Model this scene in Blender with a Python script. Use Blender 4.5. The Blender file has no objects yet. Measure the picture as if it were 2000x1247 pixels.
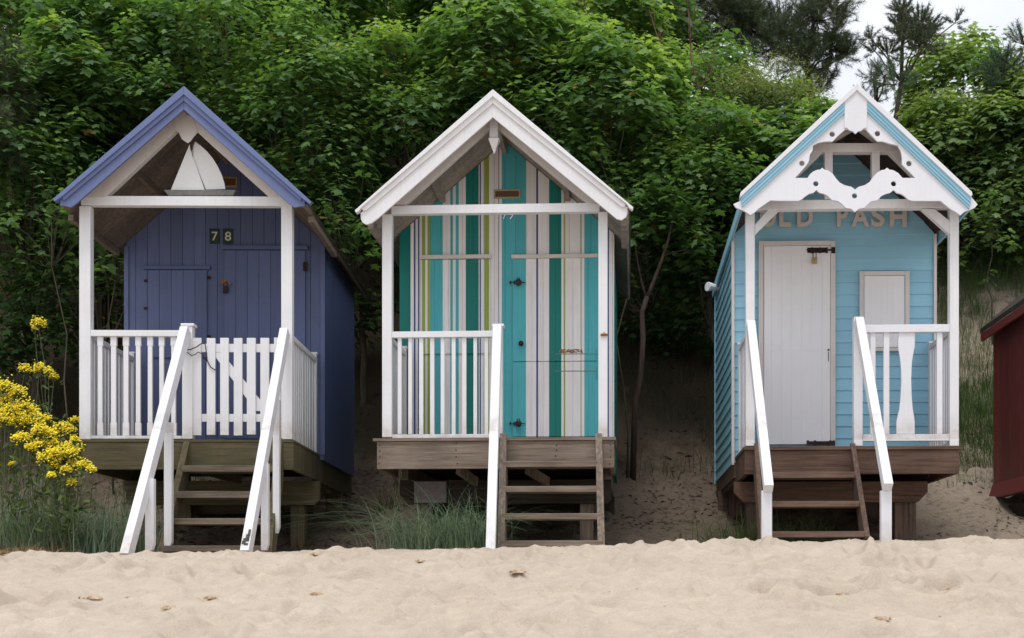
import bpy, bmesh, math, random
import numpy as np
from mathutils import Vector, Matrix
from math import radians as R, pi, sin, cos, tan, atan

# ------------------------------------------------------------ camera, sky, sun, exposure
S = bpy.context.scene
COL = S.collection
F, D0, PX, PY, ZC = 2475.0, 11.0, 1120.0, 1150.0, -0.36     # focal in px (2000 px wide), distance to hut fronts, principal point, eye height
cam = bpy.data.objects.new('camera', bpy.data.cameras.new('camera')); COL.objects.link(cam)
cam.location = (0, -D0, ZC); cam.rotation_euler = (pi/2, 0, 0)
cd = cam.data; cd.sensor_width = 36; cd.lens = 36*F/2000; cd.shift_x = -(PX-1000)/2000; cd.shift_y = (PY-623.5)/2000
cd.clip_end = 2000; cd.clip_start = 0.1
cd.dof.use_dof = True; cd.dof.focus_distance = 11.3; cd.dof.aperture_fstop = 3.2
S.camera = cam
S.view_settings.view_transform = 'Standard'; S.view_settings.look = 'None'; S.view_settings.gamma = 1
S.view_settings.exposure = 0.05
SUN_EL, SUN_AZ = 66, 14        # degrees; azimuth measured from straight in front of the huts towards the left
W = bpy.data.worlds.new('World'); S.world = W; W.use_nodes = True
nt = W.node_tree; nt.nodes.clear()
def N(t, kind, **kw):
    n = t.nodes.new(kind)
    for k, v in kw.items():
        if k[0] == 'i': n.inputs[int(k[1:]) if k[1:].isdigit() else k[1:].replace('_', ' ')].default_value = v
        else: setattr(n, k, v)
    return n
sky = N(nt, 'ShaderNodeTexSky', sky_type='NISHITA', sun_disc=False, sun_elevation=R(SUN_EL), sun_rotation=R(180+SUN_AZ))
tc = N(nt, 'ShaderNodeTexCoord')
mp = N(nt, 'ShaderNodeMapping'); mp.inputs['Scale'].default_value = (1, 1, 3)
nz = N(nt, 'ShaderNodeTexNoise'); nz.inputs['Scale'].default_value = 2.2; nz.inputs['Detail'].default_value = 5
nt.links.new(tc.outputs['Generated'], mp.inputs[0]); nt.links.new(mp.outputs[0], nz.inputs['Vector'])
cr = N(nt, 'ShaderNodeValToRGB'); cr.color_ramp.elements[0].position = .3; cr.color_ramp.elements[0].color = (6.3, 6.6, 7.3, 1)
cr.color_ramp.elements[1].position = .7; cr.color_ramp.elements[1].color = (8.3, 8.4, 8.7, 1)
nt.links.new(nz.outputs['Fac'], cr.inputs[0])
sp = N(nt, 'ShaderNodeSeparateXYZ'); nt.links.new(tc.outputs['Generated'], sp.inputs[0])
mr = N(nt, 'ShaderNodeMapRange'); mr.inputs['From Min'].default_value = 0.25; mr.inputs['From Max'].default_value = 1; mr.inputs['To Min'].default_value = 1.08; mr.inputs['To Max'].default_value = 2.1
nt.links.new(sp.outputs['Z'], mr.inputs['Value'])
vm = N(nt, 'ShaderNodeVectorMath', operation='SCALE'); nt.links.new(cr.outputs[0], vm.inputs[0]); nt.links.new(mr.outputs[0], vm.inputs['Scale'])
mx = N(nt, 'ShaderNodeMixRGB'); mx.inputs[0].default_value = .85
nt.links.new(sky.outputs[0], mx.inputs[1]); nt.links.new(vm.outputs[0], mx.inputs[2])
bg = N(nt, 'ShaderNodeBackground'); bg.inputs['Strength'].default_value = 0.11; nt.links.new(mx.outputs[0], bg.inputs[0])
wo = N(nt, 'ShaderNodeOutputWorld'); nt.links.new(bg.outputs[0], wo.inputs[0])
sl = bpy.data.lights.new('sun', 'SUN'); sl.energy = 1.4; sl.angle = R(18); sl.color = (1, .975, .94)
so = bpy.data.objects.new('sun', sl); COL.objects.link(so)
sd = Vector((-sin(R(SUN_AZ))*cos(R(SUN_EL)), -cos(R(SUN_AZ))*cos(R(SUN_EL)), sin(R(SUN_EL))))
so.rotation_euler = sd.to_track_quat('Z', 'Y').to_euler(); so.location = (-4, -20, 25)
S.cycles.max_bounces = 8; S.cycles.transparent_max_bounces = 8
try: S.cycles.use_denoising = True
except Exception: pass

# ------------------------------------------------------------ materials
MATS = {}
def new_mat(name):
    m = bpy.data.materials.new(name); m.use_nodes = True; t = m.node_tree
    b = t.nodes['Principled BSDF']; MATS[name] = m
    return m, t, b
def ramp(t, src, stops):
    c = t.nodes.new('ShaderNodeValToRGB'); e = c.color_ramp.elements
    while len(e) < len(stops): e.new(.5)
    for el, (p, col) in zip(e, stops): el.position = p; el.color = (*col, 1) if len(col) == 3 else col
    t.links.new(src, c.inputs[0]); return c.outputs[0]
def noise(t, scale, detail=4, rough=.55, vscale=(1, 1, 1), coord='Object'):
    tc = t.nodes.new('ShaderNodeTexCoord'); mp = t.nodes.new('ShaderNodeMapping'); mp.inputs['Scale'].default_value = vscale
    t.links.new(tc.outputs[coord], mp.inputs[0])
    n = t.nodes.new('ShaderNodeTexNoise'); n.inputs['Scale'].default_value = scale; n.inputs['Detail'].default_value = detail; n.inputs['Roughness'].default_value = rough
    t.links.new(mp.outputs[0], n.inputs['Vector']); return n.outputs['Fac']
def mixc(t, fac, a, b, mode='MIX'):
    m = t.nodes.new('ShaderNodeMixRGB'); m.blend_type = mode
    for i, v in ((0, fac), (1, a), (2, b)):
        if isinstance(v, bpy.types.NodeSocket): t.links.new(v, m.inputs[i])
        elif i == 0: m.inputs[0].default_value = v
        else: m.inputs[i].default_value = (*v, 1)
    return m.outputs[0]
def bump(t, b, h, strength=.3, dist=.01):
    n = t.nodes.new('ShaderNodeBump'); n.inputs['Strength'].default_value = strength; n.inputs['Distance'].default_value = dist
    t.links.new(h, n.inputs['Height']); t.links.new(n.outputs[0], b.inputs['Normal'])
def foot_stain(t, c, amount):
    # splashed sand and damp at the foot of posts (deck level) and of the handrails (sand level)
    tc = t.nodes.new('ShaderNodeTexCoord'); s = t.nodes.new('ShaderNodeSeparateXYZ'); t.links.new(tc.outputs['Object'], s.inputs[0]); fs = []
    for z0, z1, zc in ((1.16, 1.0, .93), (.22, .0, -.5)):
        r1 = t.nodes.new('ShaderNodeMapRange'); r1.inputs['From Min'].default_value = z0; r1.inputs['From Max'].default_value = z1; t.links.new(s.outputs['Z'], r1.inputs['Value'])
        r2 = t.nodes.new('ShaderNodeMath'); r2.operation = 'GREATER_THAN'; r2.inputs[1].default_value = zc; t.links.new(s.outputs['Z'], r2.inputs[0])
        mm = t.nodes.new('ShaderNodeMath'); mm.operation = 'MULTIPLY'; t.links.new(r1.outputs[0], mm.inputs[0]); t.links.new(r2.outputs[0], mm.inputs[1]); fs.append(mm.outputs[0])
    ad = t.nodes.new('ShaderNodeMath'); ad.operation = 'MAXIMUM'; t.links.new(fs[0], ad.inputs[0]); t.links.new(fs[1], ad.inputs[1])
    ns = ramp(t, noise(t, 9, 6, .7), [(.35, (0, 0, 0)), (.65, (amount,)*3)])
    mu = t.nodes.new('ShaderNodeMath'); mu.operation = 'MULTIPLY'; t.links.new(ad.outputs[0], mu.inputs[0]); t.links.new(ns, mu.inputs[1])
    return mixc(t, mu.outputs[0], c, (.38, .30, .20))
def paint(name, col, dirt=(.30, .26, .2), amount=.25, rough=.55, axis='z', chips=None, st=.05, feet=0.0, isl=.07):
    m, t, b = new_mat(name)
    vs = {'z': (1, 1, .06), 'x': (.06, 1, 1)}[axis]
    streak = noise(t, 38, 5, .6, vs); blot = noise(t, 5, 5, .65)
    f = ramp(t, blot, [(.45, (0, 0, 0)), (.85, (1, 1, 1))])
    sc = t.nodes.new('ShaderNodeMath'); sc.operation = 'MULTIPLY'; sc.inputs[1].default_value = amount; t.links.new(f, sc.inputs[0])
    c = mixc(t, sc.outputs[0], col, tuple(col[i]*.45+dirt[i]*.55 for i in range(3)))
    c = mixc(t, 1.0, c, ramp(t, streak, [(.3, (1-st,)*3), (.7, (1+st*.4,)*3)]), 'MULTIPLY')
    gi = t.nodes.new('ShaderNodeNewGeometry'); c = mixc(t, 1.0, c, ramp(t, gi.outputs['Random Per Island'], [(0, (1-isl,)*3), (1, (1+isl*.5,)*3)]), 'MULTIPLY')
    if feet: c = foot_stain(t, c, feet)
    if chips:
        ch = noise(t, 26, 6, .7); cf = ramp(t, ch, [(.735, (0, 0, 0)), (.76, (.8, .8, .8))]); c = mixc(t, cf, c, chips)
    t.links.new(c, b.inputs['Base Color']); b.inputs['Roughness'].default_value = rough
    b.inputs['Specular IOR Level'].default_value = .35
    bump(t, b, streak, .25, .004); return m
def wood(name, c1, c2, axis='x', green=None, rough=.85, knots=True):
    m, t, b = new_mat(name)
    vs = {'x': (.05, 1, 1), 'z': (1, 1, .05), 'y': (1, .05, 1)}[axis]
    g = noise(t, 42, 6, .65, vs); big = noise(t, 2.5, 4, .6)
    c = ramp(t, g, [(.28, tuple(v*.55 for v in c1)), (.45, c1), (.7, c2)])
    c = mixc(t, 1.0, c, ramp(t, big, [(.3, (.72, .72, .74)), (.7, (1.15, 1.12, 1.08))]), 'MULTIPLY')
    if green: c = mixc(t, ramp(t, noise(t, 4, 5, .7, (1.3, .7, 1)), [(.42, (0, 0, 0)), (.75, (.75, .75, .75))]), c, green)
    gi = t.nodes.new('ShaderNodeNewGeometry'); c = mixc(t, 1.0, c, ramp(t, gi.outputs['Random Per Island'], [(0, (.82, .82, .84)), (1, (1.12, 1.1, 1.08))]), 'MULTIPLY')
    if knots:
        v = t.nodes.new('ShaderNodeTexVoronoi'); v.inputs['Scale'].default_value = 3.1
        tc = t.nodes.new('ShaderNodeTexCoord'); t.links.new(tc.outputs['Object'], v.inputs['Vector'])
        kf = ramp(t, v.outputs['Distance'], [(.035, (.8, .8, .8)), (.09, (0, 0, 0))]); c = mixc(t, kf, c, tuple(x*.35 for x in c1))
    t.links.new(c, b.inputs['Base Color']); b.inputs['Roughness'].default_value = rough; b.inputs['Specular IOR Level'].default_value = .2
    bump(t, b, g, .6, .006); return m
def plain(name, col, rough=.5, metal=0, var=.2):
    m, t, b = new_mat(name)
    c = mixc(t, 1.0, col, ramp(t, noise(t, 30, 4), [(.3, (1-var,)*3), (.7, (1+var,)*3)]), 'MULTIPLY')
    t.links.new(c, b.inputs['Base Color']); b.inputs['Roughness'].default_value = rough; b.inputs['Metallic'].default_value = metal; return m

WHITE = paint('white_paint', (.79, .785, .80), amount=.25, feet=.5, isl=.05, chips=(.47, .42, .36))
WHITE_SHADED = paint('white_paint_old_shaded', (.70, .65, .62), amount=.5)  # beige shading of the rafters is mixed into this white
WHITE_NEW = paint('white_paint_fresh', (.77, .77, .80), amount=.15, st=.03, feet=.5, isl=.03)
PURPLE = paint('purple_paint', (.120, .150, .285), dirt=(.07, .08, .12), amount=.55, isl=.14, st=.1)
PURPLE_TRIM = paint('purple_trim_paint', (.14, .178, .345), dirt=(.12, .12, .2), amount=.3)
PURPLE_SHADED = paint('purple_side_shaded', (.088, .118, .245), dirt=(.04, .04, .08), amount=.4)  # shaded copy of the purple: gap shade put into the wall colour
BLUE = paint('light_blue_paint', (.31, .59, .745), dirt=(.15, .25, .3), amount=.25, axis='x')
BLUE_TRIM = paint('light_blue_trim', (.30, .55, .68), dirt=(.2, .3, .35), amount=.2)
BLUE_SHADED = paint('light_blue_side_shaded', (.26, .49, .59), dirt=(.08, .16, .2), amount=.3)  # darker copy of the light blue; the side's shade is in the colour
TURQ = paint('turquoise_paint', (.08, .44, .49), dirt=(.08, .2, .22), amount=.25, st=.09)
TEAL = paint('green_teal_paint', (.004, .185, .155), dirt=(.02, .1, .09), amount=.2)
LIME = paint('lime_paint', (.30, .38, .075), dirt=(.2, .24, .08), amount=.2)
NAVY = paint('navy_line_paint', (.035, .07, .22), amount=.1)
SWHITE = paint('striped_white_paint', (.83, .80, .80), dirt=(.5, .38, .3), amount=.25, st=.1)
RED = paint('dark_red_paint', (.19, .028, .026), dirt=(.30, .12, .11), amount=.5, isl=.25, st=.2)
DECK1 = wood('mossy_deck_wood', (.105, .085, .05), (.17, .14, .085), 'x', green=(.085, .095, .035))
DECK1T = wood('worn_step_wood', (.15, .12, .085), (.25, .205, .155), 'x')
DECK1Z = wood('mossy_upright_wood', (.12, .095, .06), (.19, .155, .10), 'z', green=(.085, .095, .035), knots=False)
DECK2 = wood('grey_deck_wood', (.21, .165, .125), (.33, .27, .22), 'x')
DECK2Z = wood('grey_upright_wood', (.19, .15, .115), (.30, .25, .20), 'z', knots=False)
DECK3 = wood('brown_stained_wood', (.115, .070, .050), (.19, .125, .092), 'x')
DECK3T = wood('worn_brown_tread', (.17, .108, .078), (.26, .18, .135), 'x', knots=False)
DECK3Z = wood('brown_upright_wood', (.12, .08, .06), (.19, .13, .10), 'z', knots=False)
SOFFIT = wood('porch_ceiling_wood', (.17, .135, .105), (.26, .21, .17), 'x', knots=False)
SOFFIT_W = wood('pale_ceiling_wood', (.30, .27, .24), (.42, .38, .34), 'x', knots=False)
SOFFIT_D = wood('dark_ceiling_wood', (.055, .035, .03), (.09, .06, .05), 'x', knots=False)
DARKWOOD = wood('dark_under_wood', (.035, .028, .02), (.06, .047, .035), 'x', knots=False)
FELT = wood('roof_felt', (.07, .075, .06), (.11, .115, .09), 'y', green=(.06, .075, .04), knots=False)
IRON = plain('rusty_iron', (.035, .022, .018), .6, .6, .5)
RUST = plain('rust', (.34, .15, .05), .9, 0, .5)
BLACKM = plain('black_metal', (.012, .011, .012), .45, .3)
BRASS = plain('brass', (.36, .25, .10), .4, .8)
CHROME = plain('chrome', (.55, .55, .57), .25, .9)
GOLD = plain('gold_frame', (.40, .27, .10), .55, .1)
PLAQUE = plain('brown_plaque', (.12, .055, .02), .5)
DGREEN = plain('dark_green_plate', (.012, .03, .02), .5)
CREAM = plain('cream_digit', (.62, .62, .50), .6)
LETTER = plain('pinkish_letter_paint', (.68, .60, .56), .7, 0, .08)
HULL = plain('grey_hull', (.17, .17, .15), .7)
SAIL = plain('white_sail', (.80, .80, .79), .6, 0, .02)
PINKISH = plain('faded_board', (.17, .15, .14), .8)

# ------------------------------------------------------------ objects
def tag(o, label=None, cat=None, group=None, kind=None):
    if label: o['label'] = label
    if cat: o['category'] = cat
    if group: o['group'] = group
    if kind: o['kind'] = kind
    return o
def empty(name, loc=(0, 0, 0), rz=0.0, **k):
    o = bpy.data.objects.new(name, None); COL.objects.link(o); o.location = loc; o.rotation_euler = (0, 0, rz); o.empty_display_size = .2
    return tag(o, **k)
class MB:
    """collects geometry for ONE mesh object"""
    def __init__(s): s.v = []; s.f = []; s.m = []; s.mats = []
    def mi(s, mat):
        if mat is None: return 0
        if mat not in s.mats: s.mats.append(mat)
        return s.mats.index(mat)
    def add(s, vs, fs, mat=None):
        b = len(s.v); s.v += [tuple(p) for p in vs]; i = s.mi(mat)
        for f in fs: s.f.append(tuple(b+k for k in f)); s.m.append(i)
        return s
    def box(s, x0, x1, y0, y1, z0, z1, mat=None):
        if x1 < x0: x0, x1 = x1, x0
        if y1 < y0: y0, y1 = y1, y0
        if z1 < z0: z0, z1 = z1, z0
        return s.add([(x0, y0, z0), (x1, y0, z0), (x1, y1, z0), (x0, y1, z0), (x0, y0, z1), (x1, y0, z1), (x1, y1, z1), (x0, y1, z1)],
                     [(0, 3, 2, 1), (4, 5, 6, 7), (0, 1, 5, 4), (1, 2, 6, 5), (2, 3, 7, 6), (3, 0, 4, 7)], mat)
    def prism(s, pts, y0, y1, mat=None):
        """polygon of (x, z) extruded from y0 (front) to y1"""
        n = len(pts); a = sum(pts[i][0]*pts[(i+1) % n][1]-pts[(i+1) % n][0]*pts[i][1] for i in range(n))
        if a < 0: pts = pts[::-1]
        vs = [(x, y0, z) for x, z in pts]+[(x, y1, z) for x, z in pts]
        fs = [tuple(range(n)), tuple(range(2*n-1, n-1, -1))]+[(i, i+n, (i+1) % n+n, (i+1) % n) for i in range(n)]
        return s.add(vs, fs, mat)
    def beam(s, p, q, w, d, up=(0, 0, 1), mat=None, w2=None, d2=None):
        """square bar from p to q; w across, d along 'up'"""
        p = Vector(p); q = Vector(q); t = (q-p).normalized(); u = Vector(up); a = t.cross(u)
        if a.length < 1e-4: a = Vector((1, 0, 0))
        a.normalize(); u = a.cross(t).normalized(); vs = []
        for c, ww, dd in ((p, w, d), (q, w2 or w, d2 or d)):
            for sx, sz in ((-1, -1), (1, -1), (1, 1), (-1, 1)): vs.append(c+a*sx*ww/2+u*sz*dd/2)
        return s.add(vs, [(0, 3, 2, 1), (4, 5, 6, 7), (0, 1, 5, 4), (1, 2, 6, 5), (2, 3, 7, 6), (3, 0, 4, 7)][::1], mat)
    def tube(s, pts, rad, n=8, mat=None):
        pts = [Vector(p) for p in pts]; rr = rad if isinstance(rad, (list, tuple)) else [rad]*len(pts); b = len(s.v); i0 = s.mi(mat)
        a = None
        for k, p in enumerate(pts):
            t = (pts[min(k+1, len(pts)-1)]-pts[max(k-1, 0)]).normalized()
            if a is None: a = t.orthogonal().normalized()
            a = (a-t*a.dot(t)).normalized(); u = t.cross(a)
            for j in range(n): s.v.append(tuple(p+(a*cos(2*pi*j/n)+u*sin(2*pi*j/n))*rr[k]))
        for k in range(len(pts)-1):
            for j in range(n): s.f.append((b+k*n+j, b+k*n+(j+1) % n, b+(k+1)*n+(j+1) % n, b+(k+1)*n+j)); s.m.append(i0)
        s.f.append(tuple(b+j for j in range(n))[::-1]); s.m.append(i0); e = b+(len(pts)-1)*n; s.f.append(tuple(e+j for j in range(n))); s.m.append(i0)
        return s
    def build(s, name, mat, parent=None, bevel=0, smooth=False, **k):
        me = bpy.data.meshes.new(name); me.from_pydata(s.v, [], s.f)
        mats = [m if m is not None else mat for m in s.mats] or [mat]
        for m in mats: me.materials.append(m)
        if len(mats) > 1: me.polygons.foreach_set('material_index', s.m)
        if smooth: me.polygons.foreach_set('use_smooth', [True]*len(me.polygons))
        me.validate(); me.update()
        bm = bmesh.new(); bm.from_mesh(me); bmesh.ops.recalc_face_normals(bm, faces=bm.faces); bm.to_mesh(me); bm.free()
        o = bpy.data.objects.new(name, me); COL.objects.link(o)
        if parent: o.parent = parent
        if bevel:
            md = o.modifiers.new('bevel', 'BEVEL'); md.width = bevel; md.segments = 2; md.limit_method = 'ANGLE'
        return tag(o, **k)
def curve_mesh(polys, th):
    """filled 2D outlines with holes (x, z) -> list of verts/faces lying in the xz plane, thickness th in y (0 .. th)"""
    c = bpy.data.curves.new('outline', 'CURVE'); c.dimensions = '2D'; c.fill_mode = 'BOTH'; c.extrude = th/2
    for p in polys:
        sp = c.splines.new('POLY'); sp.points.add(len(p)-1)
        for i, (x, z) in enumerate(p): sp.points[i].co = (x, z, 0, 1)
        sp.use_cyclic_u = True
    o = bpy.data.objects.new('outline', c); me = bpy.data.meshes.new_from_object(o)
    vs = [(v.co.x, th/2-v.co.z, v.co.y) for v in me.vertices]; fs = [tuple(p.vertices) for p in me.polygons]
    bpy.data.objects.remove(o); bpy.data.curves.remove(c); bpy.data.meshes.remove(me); return vs, fs
def glyph(ch, x, z, w, h, y, th, bold=0.02):
    """one letter as mesh: left x, bottom z, width, height"""
    c = bpy.data.curves.new('glyph', 'FONT'); c.body = ch; c.size = 1; c.offset = bold; c.extrude = .5
    o = bpy.data.objects.new('glyph', c); me = bpy.data.meshes.new_from_object(o)
    co = np.array([v.co[:] for v in me.vertices]); lo = co.min(0); hi = co.max(0)
    q = (co-lo)/(hi-lo)
    vs = [(x+a*w, y+(1-d)*th, z+b*h) for a, b, d in q]; fs = [tuple(p.vertices) for p in me.polygons]
    bpy.data.objects.remove(o); bpy.data.curves.remove(c); bpy.data.meshes.remove(me); return vs, fs

def node(name, parent):
    o = bpy.data.objects.new(name, None); COL.objects.link(o); o.parent = parent; o.empty_display_size = .1; return o
class Hut:
    """a hut's own frame: x along its front, y into it, z up; L() reads a photo pixel on the plane y = yl of that frame"""
    def __init__(s, name, apex_px, vp, label, y0=0.0):
        s.th = atan((vp-PX)/F); s.ex = Vector((cos(s.th), -sin(s.th))); s.ey = Vector((sin(s.th), cos(s.th)))
        s.o = Vector(((apex_px-PX)*(D0+y0)/F, y0))
        s.root = empty(name, (s.o.x, s.o.y, 0), -s.th, label=label, cat='beach hut', group='beach huts in a row on the sand')
    def L(s, px, py, yl=0.0):
        d = Vector(((px-PX)/F, 1)); c = Vector((0, -D0))
        t = (yl-(c-s.o).dot(s.ey))/d.dot(s.ey); p = c+d*t-s.o
        return (p.dot(s.ex), ZC+(PY-py)/F*t)
    def P(s, px, py, yl): x, z = s.L(px, py, yl); return Vector((x, yl, z))
    def poly(s, pts, yl): return [s.L(a, b, yl) for a, b in pts]
    def rect(s, mb, x0, y0, x1, y1, yl, th, mat=None):
        ym = (y0+y1)/2; xm = (x0+x1)/2
        mb.box(s.L(x0, ym, yl)[0], s.L(x1, ym, yl)[0], yl, yl+th, s.L(xm, y1, yl)[1], s.L(xm, y0, yl)[1], mat); return mb
    def pr(s, mb, pts, yl, th, mat=None): return mb.prism(s.poly(pts, yl), yl, yl+th, mat)
def arc(cx, cy, r, n=14): return [(cx+r*cos(2*pi*i/n), cy+r*sin(2*pi*i/n)) for i in range(n)]
rnd = random.Random(7)
GROUND = lambda x, y: 0.0

def gable_boards(mb, x0, x1, z0, ztop, yf, th, board, stripes=None, apex=0.0, rg=rnd):
    gp = .0010 if stripes else .0022
    """upright boards filling a gable; ztop(x) gives the top; optional painted stripes (xa, xb, mat)"""
    cuts = [x0]; x = x0+board*rg.uniform(.4, 1)
    while x < x1-.01: cuts.append(x); x += board
    cuts.append(x1); edges = set(cuts); al = sorted(edges | ({a for a, b, m in stripes}|{b for a, b, m in stripes} if stripes else set()) | {apex})
    al = [a for a in al if x0-1e-6 <= a <= x1+1e-6]
    for a, b in zip(al[:-1], al[1:]):
        if b-a < 5e-4: continue
        ga = gp if a in edges and a != x0 else 0; gb = gp if b in edges and b != x1 else 0
        mat = None
        if stripes:
            c = (a+b)/2
            for sa, sb, m in stripes:
                if sa <= c < sb: mat = m
        mb.prism([(a+ga, z0), (b-gb, z0), (b-gb, ztop(b)), (a+ga, ztop(a))], yf, yf+th, mat)

def make_roof(h, apex, left, right, y0, y1, felt, soffit, slab=.03, body=None, board=.14):
    """apex/left/right = (x, z) of the slab's upper surface; returns the underside height function"""
    for e in (left, right):
        mb = MB(); dx, dz = e[0]-apex[0], e[1]-apex[1]; L_ = math.hypot(dx, dz); nx, nz_ = dz/L_, -dx/L_
        if nz_ < 0: nx, nz_ = -nx, -nz_
        o = .018
        mb.prism([apex, e, (e[0]-nx*o, e[1]-nz_*o), (apex[0], apex[1]-o/abs(nz_))], y0, y1)
        mb.build('roof', felt, h.root)
        mb = MB(); y = y0+.012; k = o+.002
        while y < y1-.02:
            yb = min(y+board, y1-.01); j = rnd.uniform(0, .002)
            mb.prism([(apex[0], apex[1]-(k+j)/abs(nz_)), (e[0]-nx*(k+j), e[1]-nz_*(k+j)), (e[0]-nx*(k+slab), e[1]-nz_*(k+slab)), (apex[0], apex[1]-(k+slab)/abs(nz_))], y, yb-.006); y = yb
        mb.build('roof_boarding', soffit, h.root)
    def under(x):
        e = left if x < apex[0] else right
        sl = (e[1]-apex[1])/(e[0]-apex[0]); c = math.hypot(1, sl)
        return apex[1]+sl*(x-apex[0])-(.022+slab)*c
    return under

def side_rail(h, x, yA, yB, ztop, zbot, n, mat, rail_mat=None, w=.045, slat=.03, post=True, pz=None, bottom=True):
    r = node('side_railing', h.root); MB().box(x-.03, x+.03, yA, yB, ztop-.045, ztop).build('top_rail', rail_mat or mat, r, bevel=.003)
    if bottom: MB().box(x-.022, x+.022, yA, yB, zbot+.01, zbot+.045).build('bottom_rail', mat, r, bevel=.003)
    for i in range(n):
        y = yA+(yB-yA)*(i+.7)/(n+.4); j = rnd.uniform(-.003, .003)
        MB().box(x-.012+j, x+.012+j, y-w/2, y+w/2, zbot+(.046 if bottom else .006), ztop-.046).build('baluster', mat, r)
    if post:
        pz = pz or ztop+.03
        m = MB(); m.box(x-.028, x+.028, yB-.005, yB+.045, zbot+.006, pz); m.box(x-.036, x+.036, yB-.012, yB+.05, pz, pz+.02); m.build('end_post', mat, r, bevel=.003)
    return r

def rail_bar(h, name, p, q, w, d, mat, extra=None, ext0=.0):
    mb = MB(); mb.beam(p, q, w, d); 
    return mb.build(name, mat, h.root, bevel=.004)
# ============================================================ HUT 1: purple, number 78
def hut_one():
    h = Hut('beach_hut', 359, 1090, 'purple wooden beach hut with white gated porch, toy sailboat and number 78')
    L, P, rt = h.L, h.P, h.root; YW = 1.22; YB = 3.07; YR = -.2
    apex = L(359, 173, YR); le = L(109, 392, YR); re = L(603, 396, YR)
    under = make_roof(h, apex, le, re, YR, YB+.12, FELT, SOFFIT)
    xl = L(246, 700, YW)[0]; xr = L(632, 700, YW)[0]; zb = L(630, 899, YW)[1]; zd = L(360, 859, 0)[1]
    mb = MB(); gable_boards(mb, xl, xr, zb, lambda x: under(x)-.004, YW, .03, .112, apex=apex[0]); mb.build('front_wall', PURPLE, rt)
    for x, s in ((xl, 1), (xr, -1)):
        mb = MB(); y = YW+.032
        while y < YB: mb.box(x, x+s*.03, y, min(y+.11, YB)-.004, zb, under(x)-.01); y += .112
        mb.box(x+s*.03, x+s*.04, YW+.03, YB, zb, under(x)-.02); mb.build('side_wall', PURPLE_SHADED, rt)
    mb = MB(); mb.prism([(xl+.045, zb), (xr-.045, zb), (xr-.045, under(xr-.045)-.01), (apex[0], under(apex[0])-.02), (xl+.045, under(xl+.045)-.01)], YB-.04, YB-.01); mb.build('back_wall', PURPLE_SHADED, rt)
    MB().box(xl+.045, xr-.045, YW+.034, YB-.045, zb, zb+.03).build('floor', DARKWOOD, rt)
    for u in (xr-.028, xl-.014): MB().box(u, u+.042, YW-.014, YW-.002, zd, under(u+.02)-.04).build('corner_trim', PURPLE, rt)
    # side floor beams
    for x in (xl+.03, xr-.09): MB().box(x, x+.06, YW-.1, YB, zb-.22, zb-.004).build('floor_beam', DECK1, rt)
    # purlins under the porch roof
    for sx, f in ((-1, .5), (-1, .97), (1, .5), (1, .97)):
        e = le if sx < 0 else re; x = apex[0]+(e[0]-apex[0])*f; z = under(x)
        MB().beam((x, YR+.25, z-.03), (x, YW-.004, z-.03), .045, .05, up=(0, 0, 1)).build('purlin', SOFFIT, rt)
    MB().box(apex[0]-.02, apex[0]+.02, YR+.05, YW-.004, under(apex[0])-.1, under(apex[0])-.006).build('ridge_beam', SOFFIT, rt)
    # bargeboards (three layers each side)
    C = [(358.8, 194), (122, 384), (117, 391), (117, 402), (128, 403), (138, 405.5), (142, 403), (149, 398), (358.8, 214)]
    Cr = [(358.8, 194), (590, 388), (595, 391), (595.5, 403), (583, 404), (576, 406), (572, 404), (565, 399), (358.8, 214)]
    B = [(358.8, 183), (121, 384), (124, 392), (358.8, 196.5)]; Br = [(358.8, 183), (589, 386), (587, 393), (358.8, 196.5)]
    A = [(358.8, 168), (103, 389), (106, 394), (122, 383), (358.8, 184.5)]; Ar = [(358.8, 168), (608, 394), (605, 399), (588, 386), (358.8, 184.5)]
    for a, b, c in ((A, B, C), (Ar, Br, Cr)):
        m = MB(); h.pr(m, c, YR-.025, .024); h.pr(m, b, YR-.045, .019); h.pr(m, a, YR-.062, .06); m.build('bargeboard', PURPLE_TRIM, rt, bevel=.003)
    # white rafters, gusset, beam and posts
    for pts in ([(358.8, 214), (162, 386), (205, 386), (342, 256), (352, 235)], [(358.8, 214), (552, 386), (527, 386), (384, 256), (366, 235)]):
        h.pr(MB(), pts, -.04, .07).build('rafter', WHITE_SHADED, rt, bevel=.002)
    h.pr(MB(), [(358.8, 215), (341, 231), (340, 254), (349, 259), (355, 272), (362, 277), (367, 280), (373, 275), (378, 268), (386, 259), (385, 253), (377, 231)], -.046, .0055).build('gable_pendant', WHITE_SHADED, rt)
    h.rect(MB(), 158, 383.5, 569, 402, -.035, .07).build('crossbeam', WHITE, rt, bevel=.003)
    for a, b in ((154.5, 176.5), (549, 570.5)): h.rect(MB(), a, 402.5, b, 858.5, -.035, .085).build('post', WHITE, rt, bevel=.004)
    # front railing and newel
    r = node('front_railing', rt); h.rect(MB(), 176.8, 645, 355, 657, -.03, .06).build('top_rail', WHITE, r, bevel=.003); h.rect(MB(), 176.8, 851.5, 355, 857.5, -.02, .045).build('bottom_rail', WHITE, r, bevel=.003)
    for a, b in ((190, 201), (215, 227), (240, 252), (264, 275), (287, 298), (310, 321), (333, 344)):
        j = rnd.uniform(-.5, .5); m = MB(); w = 1.2
        h.rect(m, a+j, 657.3, b+j, 676, -.012, .03); h.rect(m, a+j+w, 676, b+j-w, 826, -.010, .026); h.rect(m, a+j, 826, b+j, 851.2, -.012, .03); m.build('baluster', WHITE, r, bevel=.002)
    m = MB(); h.rect(m, 355.5, 637, 375.5, 857.5, -.045, .09); h.rect(m, 352.5, 631.5, 378.5, 636.8, -.055, .11); m.build('newel_post', WHITE, rt, bevel=.004)
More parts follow.
